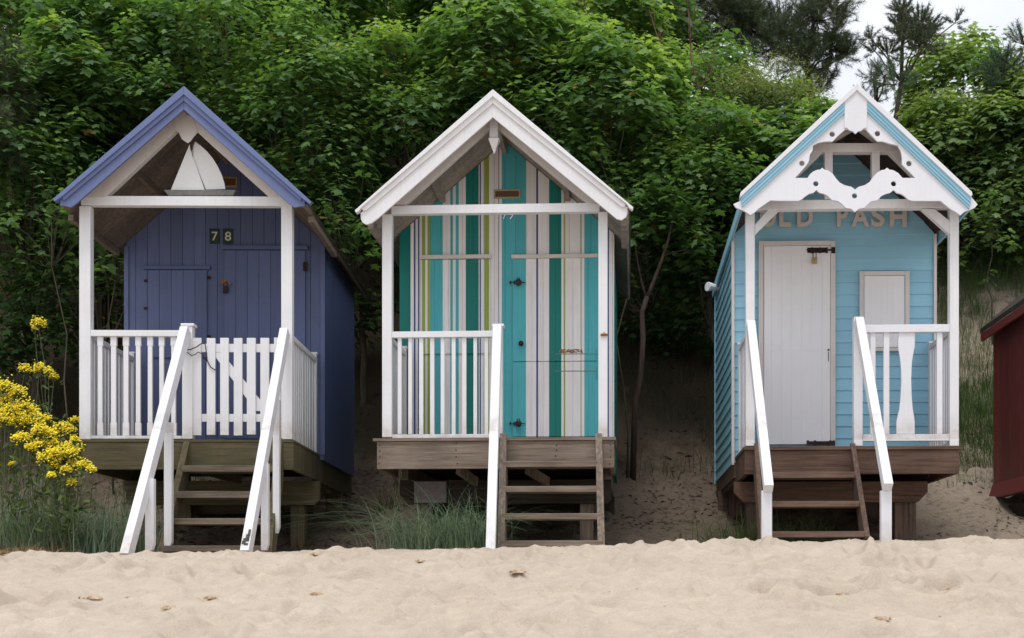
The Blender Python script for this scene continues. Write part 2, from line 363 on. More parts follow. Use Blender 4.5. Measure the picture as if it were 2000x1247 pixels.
    # gate
    g = node('gate', rt); h.rect(MB(), 378, 672, 546, 688, .0, .02).build('gate_rail', WHITE, g); h.rect(MB(), 378, 809, 546, 824, .0, .02).build('gate_rail', WHITE, g); h.pr(MB(), [(414, 688.5), (432, 688.5), (512, 786), (512, 803), (500, 803)], .002, .018).build('gate_brace', WHITE, g)
    for a, b in ((377, 393.5), (403.5, 420), (429.5, 446), (456.5, 473), (482, 499), (508, 525), (534.5, 547.5)):
        j = rnd.uniform(-.8, .8); h.rect(MB(), a+j, 660+rnd.uniform(-.8, .8), b+j, 850+rnd.uniform(-1, 1), -.022, .0215).build('picket', WHITE, g, bevel=.002)
    cab = [(364, 684, -.06), (372, 683, -.075), (384, 678, -.055), (394, 671, -.04), (401, 673, -.035), (403, 690, -.03), (405, 706, -.035), (412, 718, -.035), (421, 723.5, -.03)]
    m = MB(); m.tube([P(*c) for c in cab], .0045, 6)
    m.tube([P(*c) for c in [(365, 688, -.06), (374, 695, -.07), (381, 693, -.05), (387, 688, -.04), (394, 691, -.035), (399, 700, -.034), (407, 708, -.034)]], .004, 6); m.build('gate_cable', BLACKM, g, smooth=True)
    # deck
    m = MB(); x0 = L(160, 890, 0)[0]; x1 = L(574, 890, -.05)[0]; zt = L(360, 859, -.05)[1]; zf = L(360, 917.5, -.05)[1]
    y = -.05
    while y < YW-.02: m.box(x0, x1, y, min(y+.12, YW-.02)-.006, zt-.022, zt); y += .12
    d = m.build('deck', DECK1, rt, bevel=.002)
    MB().box(x0+.01, x1-.004, -.045, -.0, zf, zt-.024).build('front_fascia', DECK1, d, bevel=.004)
    m = MB(); y = .0
    while y < YW+.04: m.box(x1-.034, x1-.006, y, y+.1, zf, zt-.024); y += .104
    m.build('side_fascia', DECK1Z, d)
    MB().box(x0+.01, x0+.04, .0, YW, zf, zt-.024).build('side_fascia', DECK1, d)
    # under beams and posts
    z1 = L(600, 940, 1.0)[1]; z0 = L(600, 987, 1.0)[1]; xe = L(625, 950, 1.0)[0]
    m = MB(); m.prism([(xl+.05, z1), (xe, z1), (xe, z0+.06), (xe-.05, z0), (xl+.1, z0)], .98, 1.05); m.build('under_beam', DECK1, rt)
    MB().box(xl+.05, xe-.03, 2.4, 2.47, z0, zb-.225).build('under_beam', DECK1, rt)
    for xa in (L(568, 1000, 1.06)[0], xl+.15):
        MB().box(xa, xa+.13, 1.052, 1.19, -.35, z1-.002).build('support_post', DECK1Z, rt)
    for xa in (xl+.2, xr-.3): MB().box(xa, xa+.12, 2.26, 2.398, -.2, zb-.23).build('support_post', DECK1Z, rt)
    MB().beam((L(395, 930, .3)[0], .3, L(395, 918, .3)[1]), (L(470, 945, .6)[0], .6, z1-.02), .04, .08).build('brace', DARKWOOD, rt)
    # stairs
    def st(px, t): return P(px, 861+206*t, -.052-.45*t)
    s = node('stairs', rt)
    for a, b in ((365, 316), (545, 524)):
        p = st(a, .0); q = st(b, 1.0); q = p+(q-p)*1.1; off = Vector((0, .10, 0)); MB().beam(p+off, q+off, .055, .17, up=(0, -1, .4)).build('stringer', DECK1Z, s, bevel=.004)
    for (ya, yb, xa, xb) in ((909, 922, 354, 541), (959.5, 973, 342, 536), (1012.5, 1025, 328, 530), (1066, 1078, 314, 526)):
        t = (ya-861)/206; yl = -.052-.45*t-.03; m = MB(); X0 = L(xa, ya, yl)[0]; X1 = L(xb, ya, yl)[0]; Z1 = L(450, ya, yl)[1]; Z0 = L(450, yb, yl)[1]
        m.box(X0, X1, yl, yl+.19, Z0, Z1); m.build('tread', DECK1T, s, bevel=.004)
    # handrails with their posts
    def hr(a, b, w=.07, d=.10, **k): return rail_bar(h, 'handrail', P(*a), P(*b), w, d, WHITE_NEW, **k)
    r1 = hr((362.5, 645, -.10), (246, 1088, -1.33)); r2 = hr((556.5, 648, -.10), (480, 1082, -1.25))
    for a, b, yt, yb, yl, rr in ((283, 300, 935, 1075, -.97, r1), (320, 335, 825, 1070, -.5, r1), (509.5, 523.5, 905, 1075, -.80, r2), (532.5, 545, 780, 1042, -.36, r2)):
        x0, x1 = L(a, 1000, yl)[0], L(b, 1000, yl)[0]; z0, z1_ = L(a, yb, yl)[1], L(a, yt, yl)[1]
        MB().prism([(x0, z0), (x1-.015, z0), (x1, z0+.05), (x1, z1_), (x0, z1_)], yl, yl+.06).build('rail_post', WHITE, rr, bevel=.003)
    m = MB(); a = P(480, 1082, -1.25); b = P(557.5, 640, -.10); dd = (b-a).normalized(); nn = dd.cross(Vector((1, 0, 0))).normalized()
    if nn.y > 0: nn = -nn
    for i, (u, v, ww, hh) in enumerate([(.06, -.015, .03, .03), (.085, .0, .045, .03), (.11, .008, .03, .05), (.15, .015, .02, .06), (.045, .005, .03, .02)]):
        c = a+dd*(u+.01)+Vector((1, 0, 0))*v+nn*.0505; m.beam(c-dd*hh/2, c+dd*hh/2, ww, .003, up=nn)
    m.build('black_tape', BLACKM, r2)
    # side railings
    zt_ = L(571, 651, 0)[1]
    side_rail(h, L(562, 700, 0)[0], .055, YW-.06, zt_, zd, 13, WHITE, bottom=False)
    side_rail(h, L(168, 700, 0)[0], .055, YW-.06, zt_-.0, zd, 12, WHITE, w=.055)
    # door and shutter on the wall
    def panel(name, x0, y0, x1, y1, yl, boards, mat, parent=rt):
        m = MB(); a = L(x0, 700, yl)[0]; b = L(x1, 700, yl)[0]; z1 = L(450, y0, yl)[1]; z0 = L(450, y1, yl)[1]
        for i in range(boards): m.box(a+(b-a)*i/boards+.002, a+(b-a)*(i+1)/boards-.002, yl, yl+.018, z0, z1)
        m.box(a+.001, b-.001, yl+.010, yl+.019, z0+.002, z1-.002); return m.build(name, mat, parent)
    yl = YW-.022
    d = panel('door', 438, 489.5, 596, 857, yl, 7, PURPLE)
    h.rect(MB(), 432, 479.5, 601, 487, YW-.045, .043).build('door_head_trim', PURPLE, d, bevel=.003)
    m = MB(); m.tube([P(441, 552, yl-.01), P(452, 556, yl-.02)], .008, 6); h.rect(m, 432, 546, 441, 556, yl-.008, .007); m.build('hasp', RUST, d)
    m = MB(); h.rect(m, 435.5, 559, 445, 572.5, yl-.035, .02); m.tube([P(437, 560, yl-.025), P(437, 554, yl-.025), P(440.5, 551, yl-.025), P(444, 554, yl-.025), P(444, 560, yl-.025)], .0035, 6); m.build('padlock', IRON, d)
    h.rect(MB(), 592, 512, 600, 530, yl-.006, .0055).build('hinge', IRON, d)
    s = panel('shutter', 288, 528.5, 404, 699, yl, 5, PURPLE)
    m = MB(); h.rect(m, 279, 519, 410, 526, YW-.038, .036); m.build('shutter_head_trim', PURPLE, s, bevel=.003)
    for a, b in ((281, 546), (404.5, 540), (281, 600), (404.5, 655)): h.rect(MB(), a, b, a+7, b+5, yl-.006, .0055).build('hinge', IRON, s)
    # plaque and number plates
    m = MB(); h.rect(m, 428, 345.5, 463, 366, YW-.012, .011); q = m.build('plaque_frame', GOLD, rt); h.rect(MB(), 431, 349, 460, 362.5, YW-.016, .0035).build('plaque_panel', PLAQUE, q)
    for ch, a in (('7', 409.3), ('8', 435.2)):
        q = h.rect(MB(), a, 447, a+20, 476.5, YW-.008, .007).build('number_plate', DGREEN, rt)
        x, z = L(a+4.2, 470.5, YW-.01); x2, z2 = L(a+16.2, 453, YW-.01); v, f = glyph(ch, x, z, x2-x, z2-z, YW-.0115, .003, .012); MB().add(v, f).build('digit', CREAM, q)
    return h, dict(YW=YW)
H1, _ = hut_one()
# toy sailboat standing on the purple hut's crossbeam
def sailboat():
    h = H1; yl = .06
    zb = h.L(360, 383.3, -.0)[1]
    x, z = h.L(385, 384, yl); w = h.o+h.ex*x+h.ey*yl
    root = empty('toy_sailboat', (w.x, w.y, zb), -h.th, label='white two-sailed toy sailboat standing on the crossbeam of the purple hut', cat='toy boat')
    def pp(pts): return [(a-x, b-zb) for a, b in [h.L(p, q, yl) for p, q in pts]]
    def bez(pts): return pts
    MB().prism(pp([(322, 374), (463, 374), (458, 385.5), (332, 385.5)]), -.045, .045).build('hull', HULL, root, bevel=.006)
    def sail(pts, y, name):
        MB().prism(pp(pts), y, y+.006).build(name, SAIL, root)
    sail([(371, 283), (373.5, 298), (381, 318), (401, 373), (334, 373.2)], -.012, 'jib_sail')
    sail([(381, 277), (392, 285), (404, 296), (415, 309), (425, 325), (433, 342), (438, 358), (440, 369.5), (402, 370.5), (372.5, 300)], .002, 'main_sail')
    MB().tube([(pp([(375, 374)])[0][0], .0, pp([(375, 374)])[0][1]), (pp([(377, 281)])[0][0], .0, pp([(377, 281)])[0][1])], .004, 6).build('mast', HULL, root)
sailboat()

# ============================================================ HUT 2: striped
def hut_two():
    h = Hut('beach_hut', 963, 1238, 'beach hut striped in turquoise, green, white and lime with white bargeboards')
    L, P, rt = h.L, h.P, h.root; YW = .80; YB = 3.0; YR = -.2
    apex = L(962.5, 180, YR); le = L(699, 412, YR); re = L(1231, 405, YR)
    under = make_roof(h, apex, le, re, YR, YB+.12, FELT, SOFFIT_W)
    zd = L(960, 854, 0)[1]
    px2x = lambda p: L(p, 650, YW)[0]
    st = [(780.4, TEAL), (801.9, SWHITE), (808.3, NAVY), (811.5, SWHITE), (816.4, NAVY), (819, SWHITE), (824.2, LIME), (830.6, SWHITE), (834.9, LIME), (840.3, TURQ), (864.8, SWHITE),
          (879.5, TURQ), (884.4, SWHITE), (890, TURQ), (896, SWHITE), (909.7, TEAL), (935, SWHITE), (936.7, NAVY), (939.2, SWHITE), (945.6, LIME), (955.3, SWHITE), (973.5, NAVY), (974.8, SWHITE),
          (980, TURQ), (1027.4, SWHITE), (1047.3, NAVY), (1051.0, SWHITE), (1072.4, TEAL), (1096.4, SWHITE), (1101, LIME), (1103.8, SWHITE), (1134, LIME), (1135.8, SWHITE), (1141.3, TURQ), (1169, TURQ), (1186, NAVY), (1189.3, SWHITE), (1199.5, None)]
    stripes = [(px2x(a), px2x(b), m) for (a, m), (b, _) in zip(st[:-1], st[1:])]
    xl, xr = px2x(780.4), px2x(1199.5); zb = L(1199, 905, YW)[1]
    mb = MB(); gable_boards(mb, xl, xr, zb, lambda x: under(x)-.004, YW, .03, .1, stripes, apex[0]); mb.build('front_wall', SWHITE, rt)
    for x, s in ((xl, 1), (xr, -1)):
        mb = MB(); y = YW+.032
        while y < YB: mb.box(x, x+s*.03, y, min(y+.11, YB)-.004, zb, under(x)-.01); y += .112
        mb.box(x+s*.03, x+s*.04, YW+.03, YB, zb, under(x)-.02); mb.build('side_wall', TEAL, rt)
    mb = MB(); mb.prism([(xl+.045, zb), (xr-.045, zb), (xr-.045, under(xr-.045)-.01), (apex[0], under(apex[0])-.02), (xl+.045, under(xl+.045)-.01)], YB-.04, YB-.01); mb.build('back_wall', TEAL, rt)
    MB().box(xl+.045, xr-.045, YW+.034, YB-.045, zb, zb+.03).build('floor', DARKWOOD, rt)
    for x in (xl+.03, xr-.09): MB().box(x, x+.06, YW-.05, YB, zb-.2, zb-.004).build('floor_beam', DECK2, rt)
    for sx, f in ((-1, .5), (-1, .95), (1, .5), (1, .95)):
        e = le if sx < 0 else re; x = apex[0]+(e[0]-apex[0])*f; z = under(x)
        MB().beam((x, YR+.25, z-.035), (x, YW-.004, z-.035), .05, .06).build('purlin', SOFFIT_W, rt)
    MB().box(apex[0]-.02, apex[0]+.02, YR+.05, YW-.004, under(apex[0])-.12, under(apex[0])-.006).build('ridge_beam', SOFFIT_W, rt)
    ap = 962.4
    Cl = [(ap, 199), (716, 408), (704, 416), (704.5, 428), (708, 435), (715.3, 439), (725, 436.5), (738, 427), (ap, 229.5)]
    Cr = [(ap, 199), (1213, 401), (1225.8, 404), (1225.6, 416), (1223, 424), (1214, 430.5), (1204.5, 428), (1190, 416), (ap, 229.5)]
    Bl = [(ap, 187), (706, 407), (709, 412), (715, 411), (ap, 202)]; Br = [(ap, 187), (1222, 399), (1221, 405), (1214, 404), (ap, 202)]
    B2l = [(ap, 193.5), (710, 409.5), (712, 412), (ap, 203)]
    Al = [(ap, 174.5), (692.8, 411), (695, 416), (700, 413), (706, 405), (ap, 188.5)]; Ar = [(ap, 174.5), (1237, 405), (1235, 410), (1230, 407), (1223, 398), (ap, 188.5)]
    for a, b, c in ((Al, Bl, Cl), (Ar, Br, Cr)):
        m = MB(); h.pr(m, c, YR-.025, .024); h.pr(m, b, YR-.042, .017); h.pr(m, a, YR-.062, .06); m.build('bargeboard', WHITE, rt, bevel=.003)
    for pts in ([(ap, 222), (760, 400), (792, 400), (957, 249), (ap, 245)], [(ap, 222), (1170, 399), (1146, 397), (973, 252), (ap, 245)]):
        h.pr(MB(), pts, -.03, .06).build('rafter', WHITE_SHADED, rt, bevel=.002)
    m = MB(); h.rect(m, 956, 228, 972.5, 268, -.075, .07)
    x0, zt = L(953.4, 270, -.085); x1, _ = L(975, 270, -.085); xm, zp = L(965, 299, -.085); yc = -.04; hw = (x1-x0)/2; cx = (x0+x1)/2
    m.box(x0+.01, x1-.01, yc-.03, yc+.03, zt, zt+.01)
    m.add([(cx-hw, yc-hw, zt), (cx+hw, yc-hw, zt), (cx+hw, yc+hw, zt), (cx-hw, yc+hw, zt), (cx, yc, zp)], [(0, 1, 4), (1, 2, 4), (2, 3, 4), (3, 0, 4), (3, 2, 1, 0)]); m.build('finial', WHITE, rt, bevel=.002)
    m = MB(); h.pr(m, [(764, 402), (1171, 396), (1171, 413.5), (764, 418.5)], -.03, .065); m.build('crossbeam', WHITE, rt, bevel=.003)
    for a, b, t in ((746.2, 765, 418.8), (1168.6, 1186.5, 413.8)): h.rect(MB(), a, t, b, 854.5, -.035, .085).build('post', WHITE, rt, bevel=.004)
    m = MB(); h.rect(m, 1173, 652, 1187, 656, -.05, .014); m.tube([P(1176, 654, -.052), P(1180, 649, -.06), P(1184, 654, -.052)], .003, 6); m.build('gate_latch', RUST, rt)
    # railing, newel
    r = node('front_railing', rt); h.rect(MB(), 765.3, 647, 962.5, 659, -.03, .06).build('top_rail', WHITE, r, bevel=.003); h.rect(MB(), 765.3, 848.5, 962.5, 856, -.02, .045).build('bottom_rail', WHITE, r, bevel=.003)
    for a, b in ((777, 784.5), (797.8, 805), (818, 826), (840, 848), (861, 868.5), (882, 889.5), (903, 911), (924.6, 931.5), (945.7, 953)):
        j = rnd.uniform(-.5, .5); h.rect(MB(), a+j, 659.3, b+j, 848.2, -.012, .03).build('baluster', WHITE, r, bevel=.002)
    m = MB(); h.rect(m, 963, 638, 981, 856, -.04, .08); h.rect(m, 960.5, 632.5, 984, 637.7, -.05, .1); m.build('newel_post', WHITE, rt, bevel=.004)
    side_rail(h, L(757, 700, 0)[0], .055, YW-.06, L(765, 656, 0)[1], zd, 10, WHITE, w=.05)
    # deck
    m = MB(); x0 = L(728.5, 856, -.06)[0]; x1 = L(1203, 856, -.06)[0]; zt = L(965, 855, -.06)[1]; zf = L(965, 915.5, -.05)[1]; y = -.065
    while y < YW-.02: m.box(x0, x1, y, min(y+.12, YW-.02)-.006, zt-.026, zt); y += .12
    d = m.build('deck', DECK2, rt, bevel=.002)
    m = MB(); m.box(L(736, 890, -.05)[0], L(1199.5, 890, -.05)[0], -.048, -.0, zf, zt-.028)
    d2 = m.build('front_fascia', DECK2, d, bevel=.004)
    m = MB()
    for px in (741, 892, 1086, 1192):
        for py in (868, 880, 892, 906): p = P(px+rnd.uniform(-1.5, 1.5), py+rnd.uniform(-2, 2), -.0485); m.tube([p, p+Vector((0, -.003, 0))], .006, 6)
    m.build('bolt_head', IRON, d2)
    for px in (738, 1191): X = L(px, 890, -.0)[0]; MB().box(X, X+.035, .002, YW-.03, zf, zt-.028).build('side_fascia', DECK2, d)
    z1 = L(900, 938, .5)[1]; z0 = L(900, 984, .5)[1]; a = L(781, 960, .5)[0]; b = L(1194, 960, .5)[0]
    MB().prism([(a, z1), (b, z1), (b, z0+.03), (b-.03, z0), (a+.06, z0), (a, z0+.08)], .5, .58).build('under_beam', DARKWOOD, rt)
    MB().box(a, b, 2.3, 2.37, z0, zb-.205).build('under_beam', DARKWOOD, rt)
    for xa, y in ((a+.15, .59), (L(1133, 1000, .6)[0], .59), (a+.2, 2.1), (b-.3, 2.1)): MB().box(xa, xa+.12, y, y+.12, -.3, z1-.002 if y < 1 else zb-.21).build('support_post', DECK2Z, rt)
    for u, v in ((895, 930), (1030, 1070)): MB().beam(P(u, 917, .12), P(v, 942, .48), .04, .08).build('brace', DECK2Z, rt)
    x_, z_ = L(808, 982, .42); x2_, z2_ = L(871, 940.5, .42)
    m = MB(); m.box(x_, x2_, .44, .452, z_, z2_); q = m.build('notice_board', PINKISH, rt)
    m = MB()
    for i in range(7):
        z = z2_-.02-(z2_-z_-.03)*i/7; 
        x = x_+.05
        while x < x2_-.06:
            w = rnd.uniform(.006, .03)
            if rnd.random() < .75: m.box(x, x+w, .4385, .4398, z-.010, z-.001)
            x += w+.006
    m.build('faded_lines', paint('faded_red_ink', (.19, .10, .09), amount=.6), q)
    # stairs
    def stp(px, t): return P(px, 856+210*t, -.07-.62*t)
    s = node('stairs', rt)
    for a_, b_ in ((982.5, 978), (1169, 1174)):
        p = stp(a_, 0); q2 = stp(b_, 1); q2 = p+(q2-p)*1.06; off = Vector((0, .10, 0)); MB().beam(p+off, q2+off, .058, .17, up=(0, -1, .4)).build('stringer', DECK2Z, s, bevel=.004)
    for (ya, yb, xa, xb) in ((900.5, 912.5, 983, 1166), (949.5, 961.5, 981, 1168), (1003, 1015, 980, 1172), (1056, 1069, 977, 1178)):
        t = (ya-856)/210; yl = -.07-.62*t-.03; X0 = L(xa, ya, yl)[0]; X1 = L(xb, ya, yl)[0]; Z1 = L(1070, ya, yl)[1]; Z0 = L(1070, yb, yl)[1]
        MB().box(X0, X1, yl, yl+.19, Z0, Z1).build('tread', DECK2, s, bevel=.005)
    rail_bar(h, 'handrail', P(971.5, 640, -.09), P(958, 1090, -1.02), .075, .10, WHITE_NEW)
    # door, shutter (stripes run across them)
    def striped(name, p0, y0, p1, y1, yl, gaps):
        m = MB(); z1 = L(1000, y0, yl)[1]; z0 = L(1000, y1, yl)[1]; k = lambda p: L(p, 650, yl)[0]
        cuts = sorted({p0, p1, *gaps, *[a for a, _ in st if p0 < a < p1]})
        for a, b in zip(cuts[:-1], cuts[1:]):
            c = (a+b)/2; mt = [mm for (aa, mm), (bb, _) in zip(st[:-1], st[1:]) if aa <= c < bb][0]
            m.box(k(a)+(.0007 if a in gaps else 0), k(b)-(.0007 if b in gaps else 0), yl, yl+.018, z0, z1, mt)
        return m.build(name, SWHITE, rt)
    yl = YW-.021
    dr = striped('door', 1001.5, 504.5, 1168.2, 706.3, yl, (1039, 1061, 1084, 1119, 1150)); dr2 = striped('lower_door', 1001.5, 707.8, 1168.2, 853, yl, (1039, 1061, 1084, 1119, 1150))
    sh = striped('shutter', 822, 506, 957, 690, yl, (849, 876, 903, 930))
    h.rect(MB(), 998.5, 496.5, 1167.5, 503.8, YW-.045, .043).build('door_head_trim', WHITE_SHADED, dr, bevel=.003)
    h.rect(MB(), 819, 497.5, 959, 505.2, YW-.045, .043).build('shutter_head_trim', WHITE_SHADED, sh, bevel=.003)
    for py, prt in ((552, dr), (827.5, dr2)):
        m = MB(); m.tube([P(994, py, yl-.012), P(1026, py, yl-.012)], .0035, 6); h.rect(m, 996, py-3.5, 998, py+3.5, yl-.012, .011); h.rect(m, 1003, py-3.5, 1005, py+3.5, yl-.012, .011); m.build('latch_rod', IRON, prt)
        m = MB(); c = P(1012.5, py, yl-.04); m.tube([c+Vector((0, -.016, 0)), c+Vector((0, -.012, 0)), c+Vector((0, .012, 0)), c+Vector((0, .016, 0))], [.018, .03, .03, .02], 12); m.tube([c+Vector((-.014, 0, .02)), c+Vector((-.01, 0, .042)), c+Vector((.01, 0, .042)), c+Vector((.014, 0, .02))], .004, 6); m.build('padlock', BLACKM, prt)
    m = MB(); c = P(1018.5, 673, yl); m.tube([c+Vector((0, d_, 0)) for d_ in (-.0, -.03, -.036, -.05, -.056)], [.01, .01, .024, .024, .008], 12); m.build('knob', IRON, dr, smooth=True)
    for py, prt in ((691.5, dr), (725, dr2)):
        h.rect(MB(), 1083, py-.7, 1166, py+.7, yl-.004, .0035).build('strap_hinge', paint('worn_hinge_%d' % py, (.16, .24, .25), amount=.9), prt)
        m = MB()
        for q in range(4): p = P(1165.5, py-10+q*7, yl-.008); m.tube([p, p+Vector((0, 0, -.02))], .006, 6)
        m.build('hinge_pin', TURQ, prt)
    m = MB()
    for i in range(110):
        u = rnd.uniform(0, 1); px = 1092+44*u; py = 688-rnd.random()**1.5*6; p = P(px, py, yl-.0012); m.box(p.x, p.x+rnd.uniform(.006, .02), p.y, p.y+.001, p.z-rnd.uniform(.003, .012), p.z)
    m.build('rust_stain', RUST, dr)
    m = MB(); h.rect(m, 964.5, 370, 1016.5, 388, YW-.014, .012); q = m.build('plaque_frame', paint('plaque_frame_cream', (.42, .38, .24), amount=.2), rt); h.rect(MB(), 967.5, 373.5, 1013.5, 384.5, YW-.018, .0035).build('plaque_panel', PLAQUE, q)
    for ch, a in (('7', 981), ('9', 993)):
        x, z = L(a, 429, YW-.012); x2, z2 = L(a+10, 409, YW-.012); v, f = glyph(ch, x, z, x2-x, z2-z, YW-.012, .008, .0); MB().add(v, f).build('house_number', CHROME, rt)
    return h
H2 = hut_two()

# ============================================================ HUT 3: light blue
def hut_three():
    h = Hut('beach_hut', 1674, 1212, 'light blue clapboard beach hut with white fretwork gable and OLD PASH lettering')
    L, P, rt = h.L, h.P, h.root; YW = .85; YB = 3.05; YR = -.2
    Z = lambda pts: [(1370+a/3.0421, 150+b/3.0421) for a, b in pts]
    apex = L(1674, 168, YR); le = L(1449, 379, YR); re = L(1897, 379, YR)
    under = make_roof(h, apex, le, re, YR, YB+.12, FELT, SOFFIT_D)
    xl = L(1433.5, 650, YW)[0]; xr = L(1824.5, 650, YW)[0]; zb = L(1433, 904, YW)[1]; zd = L(1660, 871, 0)[1]
    # clapboards
    def clap(m, x0, x1, z0, yf, top=True):
        z = z0; H = .112; hz = under(apex[0])
        def wl(z):   # left and right ends at height z
            a, b = x0, x1
            sl = (le[1]-apex[1])/(le[0]-apex[0]); sr = (re[1]-apex[1])/(re[0]-apex[0])
            zu = under(apex[0])
            a = max(a, apex[0]+(z-zu)/sl); b = min(b, apex[0]+(z-zu)/sr); return a, b
        while z < hz-.02:
            zt = min(z+H, hz-.01); zm = z+.012
            a0, b0 = wl(z); a1, b1 = wl(zt)
            if b1 > a1:
                ps = [(a0, yf-.014, z), (b0, yf-.014, z), (b0, yf-.0125, zm), (a0, yf-.0125, zm), (a1, yf-.004, zt), (b1, yf-.004, zt), (a0, yf+.01, z), (b0, yf+.01, z), (a1, yf+.01, zt), (b1, yf+.01, zt)]
                m.add(ps, [(0, 1, 2, 3), (3, 2, 5, 4), (0, 6, 7, 1), (4, 5, 9, 8), (6, 8, 9, 7), (0, 3, 4, 8, 6), (1, 7, 9, 5, 2)])
            z += H
    m = MB(); clap(m, xl, xr, zb, YW+.02); m.build('front_wall', BLUE, rt)
    for x, s in ((xl, -1), (xr, 1)):
        m = MB(); z = zb
        while z < under(x)-.02:
            zt = min(z+.112, under(x)-.012)
            ps = [(x+s*.012, YW+.03, z), (x+s*.012, YB, z), (x, YB, zt), (x, YW+.03, zt), (x-s*.02, YW+.03, z), (x-s*.02, YB, z), (x-s*.02, YB, zt), (x-s*.02, YW+.03, zt)]
            m.add(ps, [(0, 1, 2, 3), (4, 7, 6, 5), (0, 3, 7, 4), (1, 5, 6, 2), (0, 4, 5, 1), (3, 2, 6, 7)]); z += .112
        m.build('side_wall', BLUE_SHADED, rt)
        MB().box(x-s*.004, x+s*.022, YW-.012, YW+.028, zb-.02, under(x)-.03).build('corner_trim', WHITE_SHADED, rt)
    MB().box(xl-.02, xl+.005, YB+.002, YB+.03, zb-.02, under(xl)-.03).build('corner_trim', BLUE_TRIM, rt)
    m = MB(); m.prism([(xl+.025, zb), (xr-.025, zb), (xr-.025, under(xr)-.02), (apex[0], under(apex[0])-.02), (xl+.025, under(xl)-.02)], YB-.03, YB-.002); m.build('back_wall', BLUE_SHADED, rt)
    MB().box(xl+.03, xr-.03, YW+.034, YB-.035, zb, zb+.03).build('floor', DARKWOOD, rt)
    for x in (xl+.0, xr-.06): MB().box(x, x+.06, YW-.02, YB, zb-.14, zb-.004).build('floor_beam', DECK3, rt)
    for e in (le, re):      # blue eaves boards seen under the roof edge
        MB().box(e[0]-.012, e[0]+.012, YR+.03, YB+.1, e[1]-.12, e[1]-.03).build('eaves_board', BLUE_TRIM, rt)
    for sx, f in ((-1, .5), (1, .5)):
        e = le if sx < 0 else re; x = apex[0]+(e[0]-apex[0])*f; MB().beam((x, YR+.26, under(x)-.035), (x, YW-.01, under(x)-.035), .05, .06).build('purlin', SOFFIT_D, rt)
    MB().box(apex[0]-.022, apex[0]+.022, YR+.08, YW-.01, under(apex[0])-.13, under(apex[0])-.006).build('ridge_beam', SOFFIT_D, rt)
    # white capping of the rakes
    for pts in (Z([(925, 37), (232, 688), (230, 718), (925, 80)]), Z([(925, 37), (1607, 683), (1612, 700), (1602, 715), (925, 80)])):
        h.pr(MB(), pts, YR-.085, .09).build('rake_capping', WHITE_NEW, rt, bevel=.004)
    for pts in (Z([(850, 135), (850, 216), (241, 775), (236, 700)]), Z([(985, 135), (985, 208), (1592, 785), (1604, 722)])):
        m = MB(); h.pr(m, pts, YR-.070, .022)
        n = len(pts); (xa, ya), (xb, yb), (xc, yc), (xd, yd) = pts
        for f0, f1 in ((.30, .40), (.62, .72)):
            q = [(xa+(xb-xa)*f0, ya+(yb-ya)*f0), (xa+(xb-xa)*f1, ya+(yb-ya)*f1), (xd+(xc-xd)*f1, yd+(yc-yd)*f1), (xd+(xc-xd)*f0, yd+(yc-yd)*f0)]
            h.pr(m, q, YR-.078, .0075)
        m.build('blue_moulding', BLUE_TRIM, rt, bevel=.002)
    h.pr(MB(), Z([(925, 62), (851, 128), (850, 302), (866, 306), (880, 320), (898, 324), (915, 340), (932, 325), (950, 322), (963, 308), (984, 302), (985, 128)]), YR-.068, .018).build('gable_panel', WHITE_NEW, rt, bevel=.002)
    outer = [(925, 110), (240, 735), (190, 757), (205, 778), (235, 790), (262, 803), (290, 822), (318, 805), (338, 785), (370, 762), (410, 735), (450, 737), (575, 738), (598, 728), (615, 712), (640, 696), (665, 690), (683, 673), (702, 690), (728, 696), (750, 707), (775, 733), (812, 740), (838, 760), (858, 780), (890, 785), (912, 805), (935, 785), (965, 780), (985, 762), (1005, 742), (1045, 735), (1070, 708), (1095, 696), (1122, 690), (1142, 673), (1160, 690), (1185, 696), (1208, 710), (1228, 730), (1250, 738), (1420, 738), (1450, 762), (1480, 786), (1505, 800), (1540, 824), (1562, 802), (1600, 790), (1625, 778), (1641, 760), (1604, 715)]
    hole = [(857, 312), (815, 348), (778, 385), (740, 385), (700, 391), (664, 408), (660, 440), (643, 465), (640, 500), (627, 522), (590, 565), (555, 602), (630, 602), (645, 580), (665, 563), (690, 553), (705, 553), (717, 541), (731, 553), (752, 557), (780, 577), (800, 605), (822, 630), (852, 646), (890, 654), (912, 671), (935, 654), (970, 645), (1000, 625), (1020, 597), (1043, 572), (1068, 556), (1088, 553), (1103, 541), (1118, 553), (1140, 556), (1168, 572), (1186, 592), (1195, 602), (1272, 602), (1230, 560), (1192, 522), (1192, 478), (1184, 440), (1165, 408), (1120, 398), (1078, 385), (1045, 385), (1012, 350), (975, 312)]
    circ = [arc(777, 342, 16.5), arc(1046, 338, 17), arc(597, 515, 16.5), arc(1233, 516, 17), arc(680, 636, 16), arc(1142, 636, 16), arc(910, 708, 16)]
    yl = YR-.05; v, f = curve_mesh([h.poly(Z(p), yl) for p in [outer, hole]+circ], .024)
    MB().add([(a, b+yl, c) for a, b, c in v], f).build('fretwork_bargeboard', WHITE_NEW, rt)
    # frame behind the fretwork
    for pts in ([(925, 130), (560, 470), (400, 600), (300, 740), (418, 740), (560, 602), (700, 470), (760, 400), (925, 300)], [(925, 130), (1290, 470), (1440, 600), (1520, 740), (1412, 740), (1270, 602), (1115, 450), (1060, 400), (925, 300)]):
        h.pr(MB(), Z([(a, b) for a, b in pts if True]), -.035, .07).build('rafter', WHITE_SHADED, rt, bevel=.002)
    h.pr(MB(), Z([(640, 395), (1200, 395), (1200, 447), (640, 447)]), -.045, .08).build('collar_beam', WHITE_SHADED, rt, bevel=.002)
